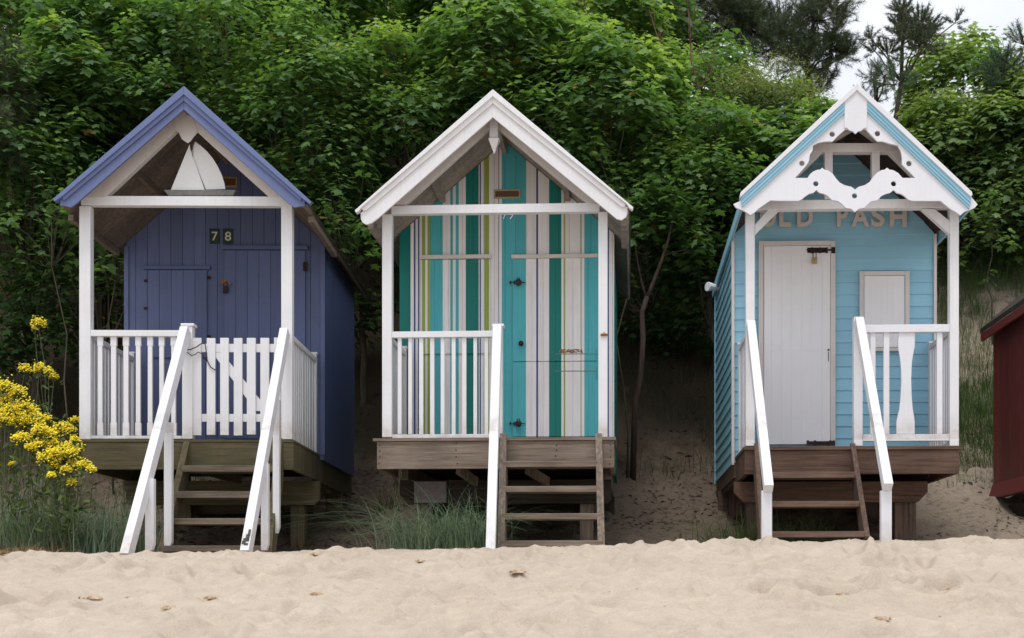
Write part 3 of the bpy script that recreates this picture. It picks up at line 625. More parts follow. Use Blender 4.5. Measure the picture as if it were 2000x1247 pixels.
    for a, b in ((732, 780), (1013, 1060)): h.pr(MB(), Z([(a, 447.5), (b, 447.5), (b, 729), (a, 729)]), -.035, .07).build('stud', WHITE_SHADED, rt, bevel=.002)
    h.rect(MB(), 1474.5, 390, 1855, 408, -.04, .08).build('crossbeam', WHITE, rt, bevel=.003)
    for a, b in ((1456.8, 1474.2), (1855.3, 1873)): h.rect(MB(), a, 392, b, 871.5, -.04, .085).build('post', WHITE, rt, bevel=.004)
    for pts in ([(400, 786), (470, 786), (318, 937), (318, 880)], [(1310, 786), (1385, 786), (1476.5, 858), (1476.5, 937)]): h.pr(MB(), Z(pts), -.03, .06).build('brace', WHITE, rt, bevel=.002)
    # front railing with vase baluster
    r = node('front_railing', rt); h.rect(MB(), 1685.3, 634, 1855, 649, -.03, .06).build('top_rail', WHITE_NEW, r, bevel=.003); h.rect(MB(), 1685.3, 848.5, 1855, 861.5, -.02, .045).build('bottom_rail', WHITE_NEW, r, bevel=.003)
    for a, b in ((1700, 1710), (1726, 1737), (1830, 1841)): h.rect(MB(), a, 649.3, b, 848.2, -.012, .03).build('baluster', WHITE_NEW, r, bevel=.002)
    z6 = lambda pts: [(1370+a/2.309, 540+b/2.309) for a, b in pts]
    h.pr(MB(), z6([(890, 253), (887, 300), (889, 330), (896, 370), (901, 420), (902, 480), (899, 540), (893, 600), (882, 645), (880, 660), (880, 711), (962, 711), (962, 655), (960, 638), (953, 600), (948, 540), (946, 460), (949, 390), (956, 345), (962, 318), (963, 253)]), -.012, .024).build('vase_baluster', WHITE_NEW, r, bevel=.002)
    h.rect(MB(), 1668, 619, 1685, 871.5, -.04, .08).build('newel_post', WHITE_NEW, rt, bevel=.004)
    zt_ = L(1865, 640, 0)[1]
    side_rail(h, L(1864, 700, 0)[0], .055, YW-.08, zt_, zd, 9, WHITE_NEW, rail_mat=WHITE_SHADED, w=.035, pz=zt_+.01)
    side_rail(h, L(1465, 700, 0)[0], .055, YW-.08, zt_, zd, 9, WHITE_NEW, w=.05, pz=zt_+.01)
    # deck
    m = MB(); x0 = L(1453, 875, -.06)[0]; x1 = L(1875.5, 875, -.06)[0]; zt = L(1660, 872, -.06)[1]; zf = L(1660, 926, -.05)[1]; y = -.065
    while y < YW-.02: m.box(x0, x1, y, min(y+.12, YW-.02)-.006, zt-.03, zt); y += .12
    d = m.build('deck', DECK3, rt, bevel=.002)
    MB().box(x0+.008, x1-.006, -.048, -.0, zf, zt-.032).build('front_fascia', DECK3, d, bevel=.004)
    for X in (x0+.01, x1-.045): MB().box(X, X+.035, .002, YB-.3, zf, zt-.032).build('side_fascia', DECK3, d)
    z1 = L(1700, 941, .5)[1]; z0 = L(1700, 981, .5)[1]; a = L(1434, 960, .5)[0]; b = L(1812, 960, .5)[0]
    MB().prism([(a, z1), (b, z1), (b, z0+.09), (b-.085, z0), (a+.085, z0), (a, z0+.09)], .5, .58).build('under_beam', DECK3, rt)
    MB().box(a, b, 2.4, 2.47, z0, zb-.145).build('under_beam', DECK3, rt)
    for xa, y in ((L(1747, 1000, .6)[0], .582), (L(1459, 1000, .6)[0], .582), (a+.1, 2.2), (b-.3, 2.2)): MB().box(xa, xa+.19, y, y+.14, -.3, z1-.002 if y < 1 else zb-.15).build('support_post', DECK3Z, rt)
    # stairs
    def stp(px, t): return P(px, 876+170*t, -.07-.60*t)
    s = node('stairs', rt)
    for a_, b_ in ((1478, 1490), (1667, 1694)):
        p = stp(a_, 0); q2 = stp(b_, 1); q2 = p+(q2-p)*1.08; off = Vector((0, .10, 0)); MB().beam(p+off, q2+off, .042, .17, up=(0, -1, .4)).build('stringer', DECK3Z, s, bevel=.004)
    for (ya, yb, xa, xb) in ((922, 934, 1483, 1671), (979, 990.5, 1487, 1681), (1038, 1050, 1492, 1694)):
        t = (ya-876)/170; yl_ = -.07-.60*t-.02; X0 = L(xa, ya, yl_)[0]; X1 = L(xb, ya, yl_)[0]; Z1 = L(1570, ya, yl_)[1]; Z0 = L(1570, yb, yl_)[1]
        MB().box(X0, X1, yl_, yl_+.19, Z0, Z1).build('tread', DECK3T, s, bevel=.004)
    for (a, b, pa, pb, pyb) in (((1466, 633, -.07), (1501, 955, -1.2), 1488, 1508, 1075), ((1677.5, 626, -.07), (1734, 952, -1.2), 1721.5, 1742, 1065)):
        r_ = rail_bar(h, 'handrail', P(*a), P(*b), .072, .085, WHITE_NEW)
        x0_, x1_ = L(pa, 1000, -1.16)[0], L(pb, 1000, -1.16)[0]
        m = MB(); m.box(x0_, x1_, -1.16, -1.09, L(pa, pyb, -1.16)[1], L(pa, 958, -1.16)[1]); m.build('rail_post', WHITE_NEW, r_, bevel=.004)
    # door
    yl_ = YW-.028; fr = MB(); h.rect(fr, 1482, 470.5, 1491.3, 871.5, yl_-.012, .03); h.rect(fr, 1622.6, 470.5, 1632, 871.5, yl_-.012, .03); h.rect(fr, 1491.4, 470.5, 1622.5, 479.6, yl_-.012, .03); fr.build('door_frame', WHITE_SHADED, rt, bevel=.003)
    m = MB(); X0 = L(1492.2, 650, yl_)[0]; X1 = L(1621.8, 650, yl_)[0]; zt2 = L(1560, 481, yl_)[1]; zb2 = L(1560, 868, yl_)[1]; n = 8
    m.box(X0, X1, yl_+.006, yl_+.02, zb2, zt2)
    zm = L(1560, 685, yl_)[1]; pz = L(1560, 498, yl_)[1]
    m.box(X0, X0+.068, yl_, yl_+.006, zb2, zt2); m.box(X1-.075, X1, yl_, yl_+.006, zb2, zt2); m.box(X0+.069, X1-.076, yl_, yl_+.006, pz, zt2)
    for i in range(5):
        a = X0+.070+(X1-X0-.147)*i/5; b = X0+.0695+(X1-X0-.147)*(i+1)/5-.0001; m.box(a, b, yl_+.0035, yl_+.0065, zb2, zm-.002); m.box(a, b, yl_+.0035, yl_+.0065, zm+.002, pz-.004)
    dr = m.build('door', paint('door_white', (.86, .85, .86), amount=.1, st=.015, isl=.01), rt, bevel=.001)
    m = MB(); h.rect(m, 1577, 484, 1617, 494, yl_-.006, .0055); h.rect(m, 1624, 483, 1631.5, 495, yl_-.02, .0075); m.tube([P(1576, 488.5, yl_-.014), P(1630, 488.5, yl_-.014)], .008, 8)
    for q in (1584, 1600, 1613): h.rect(m, q, 483.5, q+4, 494.5, yl_-.024, .012)
    m.build('bolt', IRON, dr)
    m = MB(); h.rect(m, 1586, 503, 1596, 514, yl_-.04, .022, BRASS); m.tube([P(1588, 504, yl_-.03), P(1588, 495, yl_-.03), P(1591, 492, yl_-.03), P(1594, 495, yl_-.03), P(1594, 504, yl_-.03)], .004, 6, IRON); m.build('padlock', BRASS, dr)
    m = MB(); c = P(1618, 684, yl_); m.tube([c, c+Vector((0, -.010, 0))], .009, 10); h.rect(m, 1617.5, 688, 1618.6, 706, yl_-.004, .0035); m.build('lock', IRON, dr)
    m = MB(); h.rect(m, 1578, 862, 1630, 869, yl_-.03, .012)
    for q in (1576, 1590, 1620, 1627): h.rect(m, q, 860.5, q+4, 870, yl_-.035, .02)
    m.build('bolt', IRON, dr)
    h.rect(MB(), 1486.5, 665, 1490.5, 692, yl_-.016, .0035).build('hinge', WHITE_SHADED, dr)
    # shutter
    m = MB(); a, b, c, d_ = 1679, 1776.7, 529.7, 686
    h.rect(m, a, c, a+8.5, d_, yl_-.004, .03); h.rect(m, b-8.5, c, b, d_, yl_-.004, .03); h.rect(m, a+8.6, c, b-8.6, c+8.5, yl_-.004, .03); h.rect(m, a+8.6, d_-7, b-8.6, d_, yl_-.004, .03); sf = m.build('shutter_frame', WHITE_SHADED, rt, bevel=.003)
    m = MB(); X0 = L(a+9.5, 600, yl_)[0]; X1 = L(b-9.5, 600, yl_)[0]; z1_ = L(1727, c+9.5, yl_)[1]; z0_ = L(1727, d_-8, yl_)[1]
    for i in range(7): m.box(X0+(X1-X0)*i/7+.0004, X0+(X1-X0)*(i+1)/7-.0004, yl_+.0055, yl_+.018, z0_, z1_)
    m.box(X0, X1, yl_+.0075, yl_+.019, z0_+.002, z1_-.002); m.build('shutter', MATS['door_white'], rt)
    # lettering on the wall
    xs = dict(); data = [('O', 1484, 1516), ('L', 1522, 1546), ('D', 1557, 1588), ('P', 1635, 1657), ('A', 1663, 1698), ('S', 1702, 1728), ('H', 1738.5, 1771.5)]
    for ch, a, b in data:
        x, z = L(a, 442.5, YW-.035); x2, z2 = L(b, 402.5, YW-.035); v, f = glyph(ch, x, z, x2-x, z2-z, YW-.028, .02, .035 if ch != 'O' else .03); MB().add(v, f).build('letter', LETTER, rt)
    # white gutter end at the back left eave
    m = MB(); p = P(1392, 562, 2.6); m.tube([p+Vector((-.06, -.05, 0)), p+Vector((.05, .02, 0))], [.05, .03], 10); m.build('gutter_end', WHITE, rt)
    return h
H3 = hut_three()

# ============================================================ HUT 4: dark red, cut by the frame's right edge
def hut_four():
    vp = 1200; th = atan((vp-PX)/F); DB = 14.0; ex = Vector((cos(th), -sin(th))); ey = Vector((sin(th), cos(th)))
    back = Vector(((1940-PX)*DB/F, DB-D0)); o = back-ey*2.3; zz = lambda py, d=DB: ZC+(PY-py)*d/F
    root = empty('beach_hut', (o.x, o.y, 0), -th, label='dark red boarded beach hut cut off by the right edge of the photo', cat='beach hut', group='beach huts in a row on the sand')
    zb = zz(945); ze = zz(640); sl = .86; ap = ze+1.0*sl+.1; W_ = 2.0; und = lambda x: ap-.09-abs(x-1)*sl
    m = MB(); gable_boards(m, 0, W_, zb, und, 0, .03, .1, apex=1.0); m.build('front_wall', RED, root)
    for x, s in ((0, 1), (W_, -1)):
        m = MB(); y = .032
        while y < 2.3: m.box(x, x+s*.03, y, min(y+.104, 2.3), zb, und(x)-.01); y += .107
        m.box(x+s*.03, x+s*.04, .03, 2.3, zb, und(x)-.02); m.build('side_wall', RED, root)
        m = MB(); m.prism([(x, zb-.002), (x-s*.05, zb-.16), (x-s*.05, zb-.175), (x+s*.02, zb-.175), (x+s*.02, zb-.002)], -.02, 2.32); m.build('skirting_board', RED, root)
    m = MB(); m.prism([(.045, zb), (W_-.045, zb), (W_-.045, und(0)-.03), (1, ap-.12), (.045, und(0)-.03)], 2.26, 2.29); m.build('back_wall', RED, root)
    for s in (-1, 1):
        e = (1+s*1.11, ap-1.11*sl); m = MB(); m.prism([(1, ap), e, (e[0], e[1]-.055), (1, ap-.06)], -.15, 2.42); m.build('roof', DARKWOOD, root)
        m = MB(); m.box(e[0]-s*.002, e[0]-s*.03, -.14, 2.41, e[1]-.14, e[1]-.057); m.build('fascia', RED, root)
        m = MB(); m.prism([(1, ap-.062), (e[0], e[1]-.057), (e[0], e[1]-.15), (1, ap-.16)], -.165, -.14); m.build('bargeboard', RED, root)
    d_ = MB().box(.75, 1.4, -.012, -.002, zb+.02, zb+1.75).build('door', RED, root); MB().box(1.32, 1.36, -.03, -.0125, zb+.9, zb+.98).build('handle', IRON, d_)
    z1 = zb-.18
    for y in (.05, 1.1, 2.15): MB().box(-.02, W_+.02, y, y+.09, z1-.09, z1).build('cross_joist', DARKWOOD, root)
    for x in (.03, W_-.13): MB().box(x, x+.1, .0, 2.3, z1-.30, z1-.092).build('floor_beam', DARKWOOD, root)
    for x in (.2, W_-.32):
        for y in (.2, 1.95): MB().box(x, x+.12, y, y+.12, -.4, z1-.092).build('support_post', DARKWOOD, root)
    MB().box(.045, W_-.045, .035, 2.25, zb-.05, zb).build('floor', DARKWOOD, root)
hut_four()
# ============================================================ ground
def vnoise(x, y, seed=0):
    xi = np.floor(x).astype(np.int64); yi = np.floor(y).astype(np.int64); fx = x-xi; fy = y-yi
    fx = fx*fx*(3-2*fx); fy = fy*fy*(3-2*fy)
    def hsh(a, b):
        n = (a*374761393+b*668265263+seed*974634777) & 0xffffffff; n = ((n ^ (n >> 13))*1274126177) & 0xffffffff
        return ((n ^ (n >> 16)) & 0xffff)/65535.
    return (hsh(xi, yi)*(1-fx)+hsh(xi+1, yi)*fx)*(1-fy)+(hsh(xi, yi+1)*(1-fx)+hsh(xi+1, yi+1)*fx)*fy
def fbm(x, y, o=4, seed=0): return sum(vnoise(x*2**i, y*2**i, seed+i*17)/2**i for i in range(o))/sum(1/2**i for i in range(o))-.5
prng = np.random.default_rng(3)
FP = [(x, y, a, s, d) for x, y, a, s, d in zip(prng.uniform(-6.5, 5.5, 620), prng.uniform(-5.4, -1.25, 620), prng.uniform(0, pi, 620), prng.uniform(.05, .13, 620), prng.uniform(.014, .042, 620))]
FP += [(x, y, a, s, d) for x, y, a, s, d in zip(prng.uniform(-6, 5, 1300), prng.uniform(-5, -.7, 1300), prng.uniform(0, pi, 1300), prng.uniform(.018, .05, 1300), prng.uniform(.005, .016, 1300))]
def beach_z(x, y, fine=True):
    x = np.asarray(x, float); y = np.asarray(y, float); D = y+D0
    t = (9.9-D)/.3; z = -.16*.3*np.where(t > 20, t, np.log1p(np.exp(np.minimum(t, 20))))
    z = z+.011*(x+1)*np.clip((y+4)/3, 0, 1)+.006*(x+1); z = z-.05*np.clip((D-10.75)/.6, 0, 1)
    z = z+.05*fbm(x*.8, y*.8, 3, 5)-.03
    if fine:
        w = .22+.78*np.clip((-1.1-y)/1.3, 0, 1)
        z = z+w*(.08*fbm(x*2.2, y*2.6, 3, 9)+.055*(np.abs(fbm(x*4.5, y*5.5, 4, 21)))*2+.012*fbm(x*11, y*12, 3, 71))+.006*fbm(x*14, y*14, 3, 73)
        for (a, b, th, s, d) in FP:
            k = (np.abs(x-a) < 4.6*s) & (np.abs(y-b) < 4.6*s)
            if not k.any(): continue
            dx = x[k]-a; dy = y[k]-b; u = dx*cos(th)+dy*sin(th); v = -dx*sin(th)+dy*cos(th)
            r = np.sqrt((u/(s*1.7))**2+(v/s)**2); z[k] += -d*np.exp(-r**2*1.2)+d*.75*np.exp(-((r-1.5)/.4)**2)
    return z
_D = np.array([-50, 9, 11, 12, 13, 14, 15, 16, 17, 18, 20, 23, 30, 60, 200.]); _Z = np.array([-.4, -.3, -.12, .02, .28, .62, 1.15, 1.95, 2.85, 3.75, 5.1, 6.1, 6.6, 7, 7.])
def dune_z(x, y, fine=True):
    x = np.asarray(x, float); y = np.asarray(y, float)
    z = np.interp(y+D0+.9*fbm(x*.35, y*.2, 2, 31)*np.clip((y-1)/3, 0, 1), _D, _Z)+.012*(x+1)
    z = z+2.4*np.clip((y-8)/4, 0, 1)*np.clip((2.8-x)/3, 0, 1)
    if fine: z = z+.34*fbm(x*1.3, y*1.3, 5, 41)*np.clip((y-.6)/2, .15, 1)+.13*np.abs(fbm(x*3.5, y*3.5, 4, 51))*2*np.clip(y-.4, 0, 1)
    return z
def grid(name, xs, ys, fz, mat):
    X, Y = np.meshgrid(xs, ys); Z = fz(X.ravel(), Y.ravel()); nx, ny = len(xs), len(ys)
    co = np.stack([X.ravel(), Y.ravel(), Z], 1); i = np.arange(nx*ny).reshape(ny, nx)
    q = np.stack([i[:-1, :-1], i[:-1, 1:], i[1:, 1:], i[1:, :-1]], -1).reshape(-1, 4)
    o = np_mesh(name, co, q, mat); o.data.polygons.foreach_set('use_smooth', np.ones(len(q), bool)); return tag(o, kind='structure')
def np_mesh(name, co, faces, mat, parent=None, attr=None):
    me = bpy.data.meshes.new(name); me.vertices.add(len(co)); me.vertices.foreach_set('co', np.asarray(co, np.float32).ravel())
    k = faces.shape[1]; me.loops.add(faces.size); me.loops.foreach_set('vertex_index', faces.ravel().astype(np.int32))
    me.polygons.add(len(faces)); me.polygons.foreach_set('loop_start', (np.arange(len(faces))*k).astype(np.int32))
    try: me.polygons.foreach_set('loop_total', np.full(len(faces), k, np.int32))
    except Exception: pass
    if attr is not None:
        a = me.attributes.new('tint', 'FLOAT', 'POINT'); a.data.foreach_set('value', np.asarray(attr, np.float32))
    me.update(calc_edges=True); me.materials.append(mat)
    o = bpy.data.objects.new(name, me); COL.objects.link(o)
    if parent: o.parent = parent
    return o
# sand
m, t, b = new_mat('sand')
n1 = noise(t, 1.3, 5, .6); n2 = noise(t, 90, 3, .7); n3 = noise(t, 7, 6, .7)
c = ramp(t, n1, [(.3, (.525, .435, .340)), (.7, (.605, .51, .405))])
c = mixc(t, 1.0, c, ramp(t, n2, [(.3, (.9, .9, .9)), (.7, (1.06, 1.06, 1.06))]), 'MULTIPLY')
c = mixc(t, ramp(t, n3, [(.66, (0, 0, 0)), (.76, (.6, .6, .6))]), c, (.38, .25, .14))
t.links.new(c, b.inputs['Base Color']); b.inputs['Roughness'].default_value = 1; b.inputs['Specular IOR Level'].default_value = .1
st = noise(t, 9, 7, .75, (.6, 1, 1)); c = mixc(t, 1.0, c, ramp(t, st, [(.35, (.90, .89, .90)), (.65, (1.05, 1.05, 1.04))]), 'MULTIPLY')
sp_ = noise(t, 55, 3, .6); c = mixc(t, ramp(t, sp_, [(.71, (0, 0, 0)), (.76, (.5, .5, .5))]), c, (.30, .21, .14))
t.links.new(c, b.inputs['Base Color']); bump(t, b, mixc(t, .5, st, n2), .7, .035); SAND = m
# dune soil: bare sand low down, darker litter and soil higher
m, t, b = new_mat('dune_soil')
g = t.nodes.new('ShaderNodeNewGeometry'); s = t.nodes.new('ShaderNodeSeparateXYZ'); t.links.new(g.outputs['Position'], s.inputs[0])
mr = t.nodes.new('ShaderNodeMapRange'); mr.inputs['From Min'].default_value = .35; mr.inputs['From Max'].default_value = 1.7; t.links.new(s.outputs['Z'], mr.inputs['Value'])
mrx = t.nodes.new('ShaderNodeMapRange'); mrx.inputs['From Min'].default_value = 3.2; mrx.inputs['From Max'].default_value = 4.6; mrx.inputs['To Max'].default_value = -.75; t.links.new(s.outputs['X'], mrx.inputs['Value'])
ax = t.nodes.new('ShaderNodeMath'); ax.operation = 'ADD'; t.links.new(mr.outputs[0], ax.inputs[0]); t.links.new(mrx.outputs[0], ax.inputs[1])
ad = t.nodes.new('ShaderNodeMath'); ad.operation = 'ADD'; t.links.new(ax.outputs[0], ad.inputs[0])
mb_ = t.nodes.new('ShaderNodeMapRange'); mb_.inputs['From Min'].default_value = 3.2; mb_.inputs['From Max'].default_value = 4.4; t.links.new(s.outputs['X'], mb_.inputs['Value']); brt = mb_.outputs[0]  # right bank: sandier, with extra lightness painted in for missing light
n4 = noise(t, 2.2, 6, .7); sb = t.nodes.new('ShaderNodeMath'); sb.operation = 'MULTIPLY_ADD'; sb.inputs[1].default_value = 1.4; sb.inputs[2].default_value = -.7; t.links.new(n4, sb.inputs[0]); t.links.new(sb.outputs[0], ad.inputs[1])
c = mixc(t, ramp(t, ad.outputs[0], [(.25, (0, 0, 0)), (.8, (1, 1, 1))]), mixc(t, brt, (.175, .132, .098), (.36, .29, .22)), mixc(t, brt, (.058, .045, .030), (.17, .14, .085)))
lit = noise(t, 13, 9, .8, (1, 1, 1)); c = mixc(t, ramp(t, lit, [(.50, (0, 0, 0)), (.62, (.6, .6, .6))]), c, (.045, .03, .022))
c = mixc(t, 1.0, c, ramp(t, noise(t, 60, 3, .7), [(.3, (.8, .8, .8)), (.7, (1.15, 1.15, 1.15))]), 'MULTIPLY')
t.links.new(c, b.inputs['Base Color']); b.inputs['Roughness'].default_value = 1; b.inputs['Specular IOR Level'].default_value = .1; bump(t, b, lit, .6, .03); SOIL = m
def steps(segs):
    o = []
    for a, b_, d in segs: o.append(np.arange(a, b_, d))
    return np.unique(np.concatenate(o+[np.array([segs[-1][1]])]))
grid('beach', steps([(-60, -7, 2.), (-7, 5.5, .021), (5.5, 60, 2.)]), steps([(-60, -5.4, 1.5), (-5.4, -1.2, .022), (-1.2, .1, .02), (.1, .6, .05)]), beach_z, SAND)
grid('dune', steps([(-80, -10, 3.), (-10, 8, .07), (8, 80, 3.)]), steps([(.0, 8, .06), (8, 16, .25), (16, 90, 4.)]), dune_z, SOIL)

# ============================================================ vegetation
def leafmat(name, stops, trans=.45, rough=.5, spec=.3):
    m, t, b = new_mat(name); g = t.nodes.new('ShaderNodeNewGeometry')
    at = t.nodes.new('ShaderNodeAttribute'); at.attribute_name = 'tint'
    c = ramp(t, at.outputs['Fac'], stops)
    c = mixc(t, 1.0, c, ramp(t, g.outputs['Random Per Island'], [(0, (.72, .76, .8)), (1, (1.25, 1.2, 1.1))]), 'MULTIPLY')
    t.links.new(c, b.inputs['Base Color']); b.inputs['Roughness'].default_value = rough; b.inputs['Specular IOR Level'].default_value = spec
    tr = t.nodes.new('ShaderNodeBsdfTranslucent'); t.links.new(mixc(t, 1.0, c, (1.1, 1.2, .6), 'MULTIPLY'), tr.inputs[0])
    ms = t.nodes.new('ShaderNodeMixShader'); ms.inputs[0].default_value = trans
    t.links.new(b.outputs[0], ms.inputs[1]); t.links.new(tr.outputs[0], ms.inputs[2]); t.links.new(ms.outputs[0], t.nodes['Material Output'].inputs[0]); return m
SYC = leafmat('sycamore_leaf', [(0, (.055, .112, .044)), (.4, (.102, .195, .062)), (.75, (.165, .285, .075)), (.97, (.32, .44, .11)), (1, (.26, .16, .06))])
SYC2 = leafmat('maple_leaf_pale', [(0, (.06, .115, .045)), (.5, (.13, .215, .07)), (.85, (.24, .34, .10)), (1, (.36, .44, .15))])
OLIVE = leafmat('willow_leaf', [(0, (.11, .14, .06)), (.6, (.20, .24, .10)), (1, (.3, .32, .15))])
NEEDLE = leafmat('pine_needle', [(0, (.05, .075, .04)), (.6, (.09, .125, .06)), (1, (.17, .17, .08))], trans=.1, rough=.6)
NEEDLE_B = leafmat('pine_needle_blue', [(0, (.05, .10, .06)), (.6, (.085, .155, .085)), (1, (.17, .2, .09))], trans=.1, rough=.6)
GRASS = leafmat('marram_blade', [(0, (.16, .23, .15)), (.5, (.31, .40, .28)), (.8, (.50, .51, .35)), (1, (.66, .57, .38))], trans=.2, rough=.5)
GRASSG = leafmat('green_blade', [(0, (.055, .085, .025)), (.6, (.115, .165, .045)), (.88, (.2, .21, .08)), (1, (.33, .27, .16))], trans=.25)
GRASS_LIT = leafmat('lit_slope_blade', [(0, (.08, .14, .04)), (.5, (.155, .245, .07)), (.85, (.27, .31, .12)), (1, (.45, .38, .22))], trans=.25)  # blades coloured lighter to stand in for light on the right bank
YELLOW = leafmat('yellow_petal', [(0, (.82, .64, .015)), (.7, (1, .86, .03)), (1, (.78, .5, .015))], trans=.2, rough=.6)
BARK = wood('bark', (.075, .06, .045), (.13, .11, .085), 'z', green=(.09, .09, .045), knots=False)
BARK_R = wood('reddish_bark', (.12, .06, .045), (.20, .11, .08), 'z', knots=False)
PBARK = wood('pine_bark', (.06, .042, .034), (.11, .08, .065), 'z', knots=False)

MAPLE = np.array([(0, .32), (0, 0), (.16, -.06), (.42, .06), (.30, .22), (.60, .50), (.50, .58), (.27, .52), (.20, .72), (0, 1.0),
                  (-.20, .72), (-.27, .52), (-.50, .58), (-.60, .50), (-.30, .22), (-.42, .06), (-.16, -.06)])
MAPLE_LO = np.array([(0, .32), (0, 0), (.42, .02), (.28, .25), (.58, .55), (.24, .55), (0, 1.0), (-.24, .55), (-.58, .55), (-.28, .25), (-.42, .02)])
OVAL = np.array([(0, .5), (0, 0), (.14, .3), (.14, .65), (0, 1.), (-.14, .65), (-.14, .3)])
def leaves(base, tip, nor, size, shape, tint, rng, cup=.18):
    """fans of triangles: one lobed blade per row"""
    n = len(base); tip = tip/np.linalg.norm(tip, axis=1, keepdims=True); side = np.cross(tip, nor); side /= np.linalg.norm(side, axis=1, keepdims=True)+1e-9; nor = np.cross(side, tip)
    k = len(shape); sx = shape[:, 0][None, :, None]; sy = shape[:, 1][None, :, None]
    cp = (cup*rng.uniform(.2, 1.6, n))[:, None, None]
    co = base[:, None, :]+size[:, None, None]*(side[:, None, :]*sx+tip[:, None, :]*sy-nor[:, None, :]*(cp*(np.abs(sx)*.8+(sy-.3)**2*.7)))
    r = np.arange(1, k); f1 = np.stack([np.zeros(k-1, int), r, np.roll(r, -1)], 1)
    F_ = (f1[None]+(np.arange(n)*k)[:, None, None]).reshape(-1, 3)
    return co.reshape(-1, 3), F_, np.repeat(tint, k)
def unit(v): return v/(np.linalg.norm(v, axis=-1, keepdims=True)+1e-9)
def shoots(P0, O, rng, per=9, size=(.075, .135), spread=.13, shape=MAPLE, tintbase=None, droop=(-8, 38), cup=.22):
    n = len(P0); idx = np.repeat(np.arange(n), per); k = np.tile(np.arange(per), n)
    p = P0[idx]; o = O[idx]; az = k*2.4+rng.uniform(0, .9, len(k))+np.repeat(rng.uniform(0, 6.28, n), per)
    up = unit(o*.38+np.array([0, 0, 1.])); a = unit(np.cross(up, np.array([.3, .9, .1]))); b_ = np.cross(up, a)
    rad = unit(a*np.cos(az)[:, None]+b_*np.sin(az)[:, None]); lv = (k+.5)/per
    base = p+up*(spread*(1.1-1.9*lv)+rng.normal(0, .015, len(k)))[:, None]+rad*(spread*(.25+.75*lv)*rng.uniform(.5, 1.1, len(k)))[:, None]
    dr = np.radians(rng.uniform(*droop, len(k)))+.2*lv
    tip = rad*np.cos(dr)[:, None]-up*np.sin(dr)[:, None]*.8+rng.normal(0, .15, (len(k), 3)); nor = up*np.cos(dr)[:, None]+rad*np.sin(dr)[:, None]+rng.normal(0, .18, (len(k), 3))
    sz = rng.uniform(*size, len(k))*(.55+.55*lv)
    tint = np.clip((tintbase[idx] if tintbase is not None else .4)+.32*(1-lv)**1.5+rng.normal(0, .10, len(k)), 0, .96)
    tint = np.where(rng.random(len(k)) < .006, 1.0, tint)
    return leaves(base, tip, nor, sz, shape, tint, rng, cup)
def limb(mb, p, q, r0, r1, rng, bend=.12, n=5, sides=6):
    p = Vector(p); q = Vector(q); L_ = (q-p).length; pts = []; rr = []; o = Vector(rng.normal(0, 1, 3)*bend*L_*.5)
    for i in range(n+1):
        f = i/n; pts.append(p.lerp(q, f)+o*math.sin(pi*f)+Vector(rng.normal(0, .012*L_, 3))*(0 < i < n)); rr.append(r0+(r1-r0)*f)
    mb.tube(pts, rr, sides); return pts
def broadleaf(name, px, D, ytop, ybot, halfw, seed, label, cat='tree', group=None, mat=None, nl=26, ns=24, per=9, size=(.075, .135), shape=MAPLE, tint=.35, bark=None, depth=None, droop=(-8, 38), spread=.13, trunkx=None, lobe=.5, gap=0., fixed=None):
    rng = np.random.default_rng(seed); kk = 1 if mat is OLIVE else np.random.default_rng(seed+9).uniform(.85, 1.25); size = (size[0]*kk, size[1]*kk); x = (px-PX)*D/F; y = D-D0; zt = ZC+(PY-ytop)*D/F; zb = ZC+(PY-ybot)*D/F; W_ = halfw*D/F
    cz = (zt+zb)/2; rz = (zt-zb)/2; ry = depth or min(W_, 1.4); g = float(dune_z([x], [y])[0])-.1
    tx = x if trunkx is None else (trunkx-PX)*D/F; ty = y+ry*.3
    root = empty(name, (tx, ty, g), label=label, cat=cat, group=group)
    C = []
    i = 0
    while len(C) < nl:      # lobes on the shell of an ellipsoid, with an even spread
        d = unit(rng.normal(0, 1, 3)); d[1] = d[1]*.8-.25; d = unit(d); r = rng.uniform(.62, 1.0)
        c = np.array([x, y, cz])+d*np.array([W_, ry, rz])*r; i += 1
        if i < 3000 and C and min(np.linalg.norm(np.array(C)-c, axis=1)) < lobe*.62: continue
        C.append(c)
    mb = MB(); top = np.array([x, y, cz])
    tp = limb(mb, (tx, ty, g), (top[0], top[1], top[2]-rz*.2), .035+.02*rz, .03, rng, .1, 6, 8)
    P0 = []; O = []; TB = []
    for c in C:
        f = rng.uniform(.6, .97); s = tp[int(f*(len(tp)-1))]; br = limb(mb, s, c, .016, .006, rng, .15, 4, 5)
        lr = lobe*rng.uniform(.75, 1.25); n = int(ns*rng.uniform(.75, 1.25)*(lr/lobe)**1.5)
        d = unit(rng.normal(0, 1, (n, 3))+np.array([0, -.25, .45])+unit(c-np.array([x, y, cz]))*.7); rr = lr*rng.uniform(.45, 1., n)**.6
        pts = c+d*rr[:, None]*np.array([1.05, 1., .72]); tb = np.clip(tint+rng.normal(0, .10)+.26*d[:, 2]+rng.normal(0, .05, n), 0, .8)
        P0.append(pts); O.append(d); TB.append(tb)
        for q in pts[:max(2, n//5)]: limb(mb, c, q, .005, .002, rng, .1, 2, 4)
    lb = Matrix.Translation((-tx, -ty, -g)); mb.v = [tuple(lb @ Vector(v)) for v in mb.v]
    mb.build('trunk', bark or BARK, root, smooth=True)
    P0 = np.concatenate(P0); O = np.concatenate(O); TB = np.concatenate(TB)
    k = dune_z(P0[:, 0], P0[:, 1], False) < P0[:, 2]-.05
    co, Fc, tn = shoots(P0[k], O[k], rng, per, size, spread, shape, TB[k], droop)
    np_mesh('crown', co-np.array([tx, ty, g]), Fc, mat or SYC, root, tn)
    return root
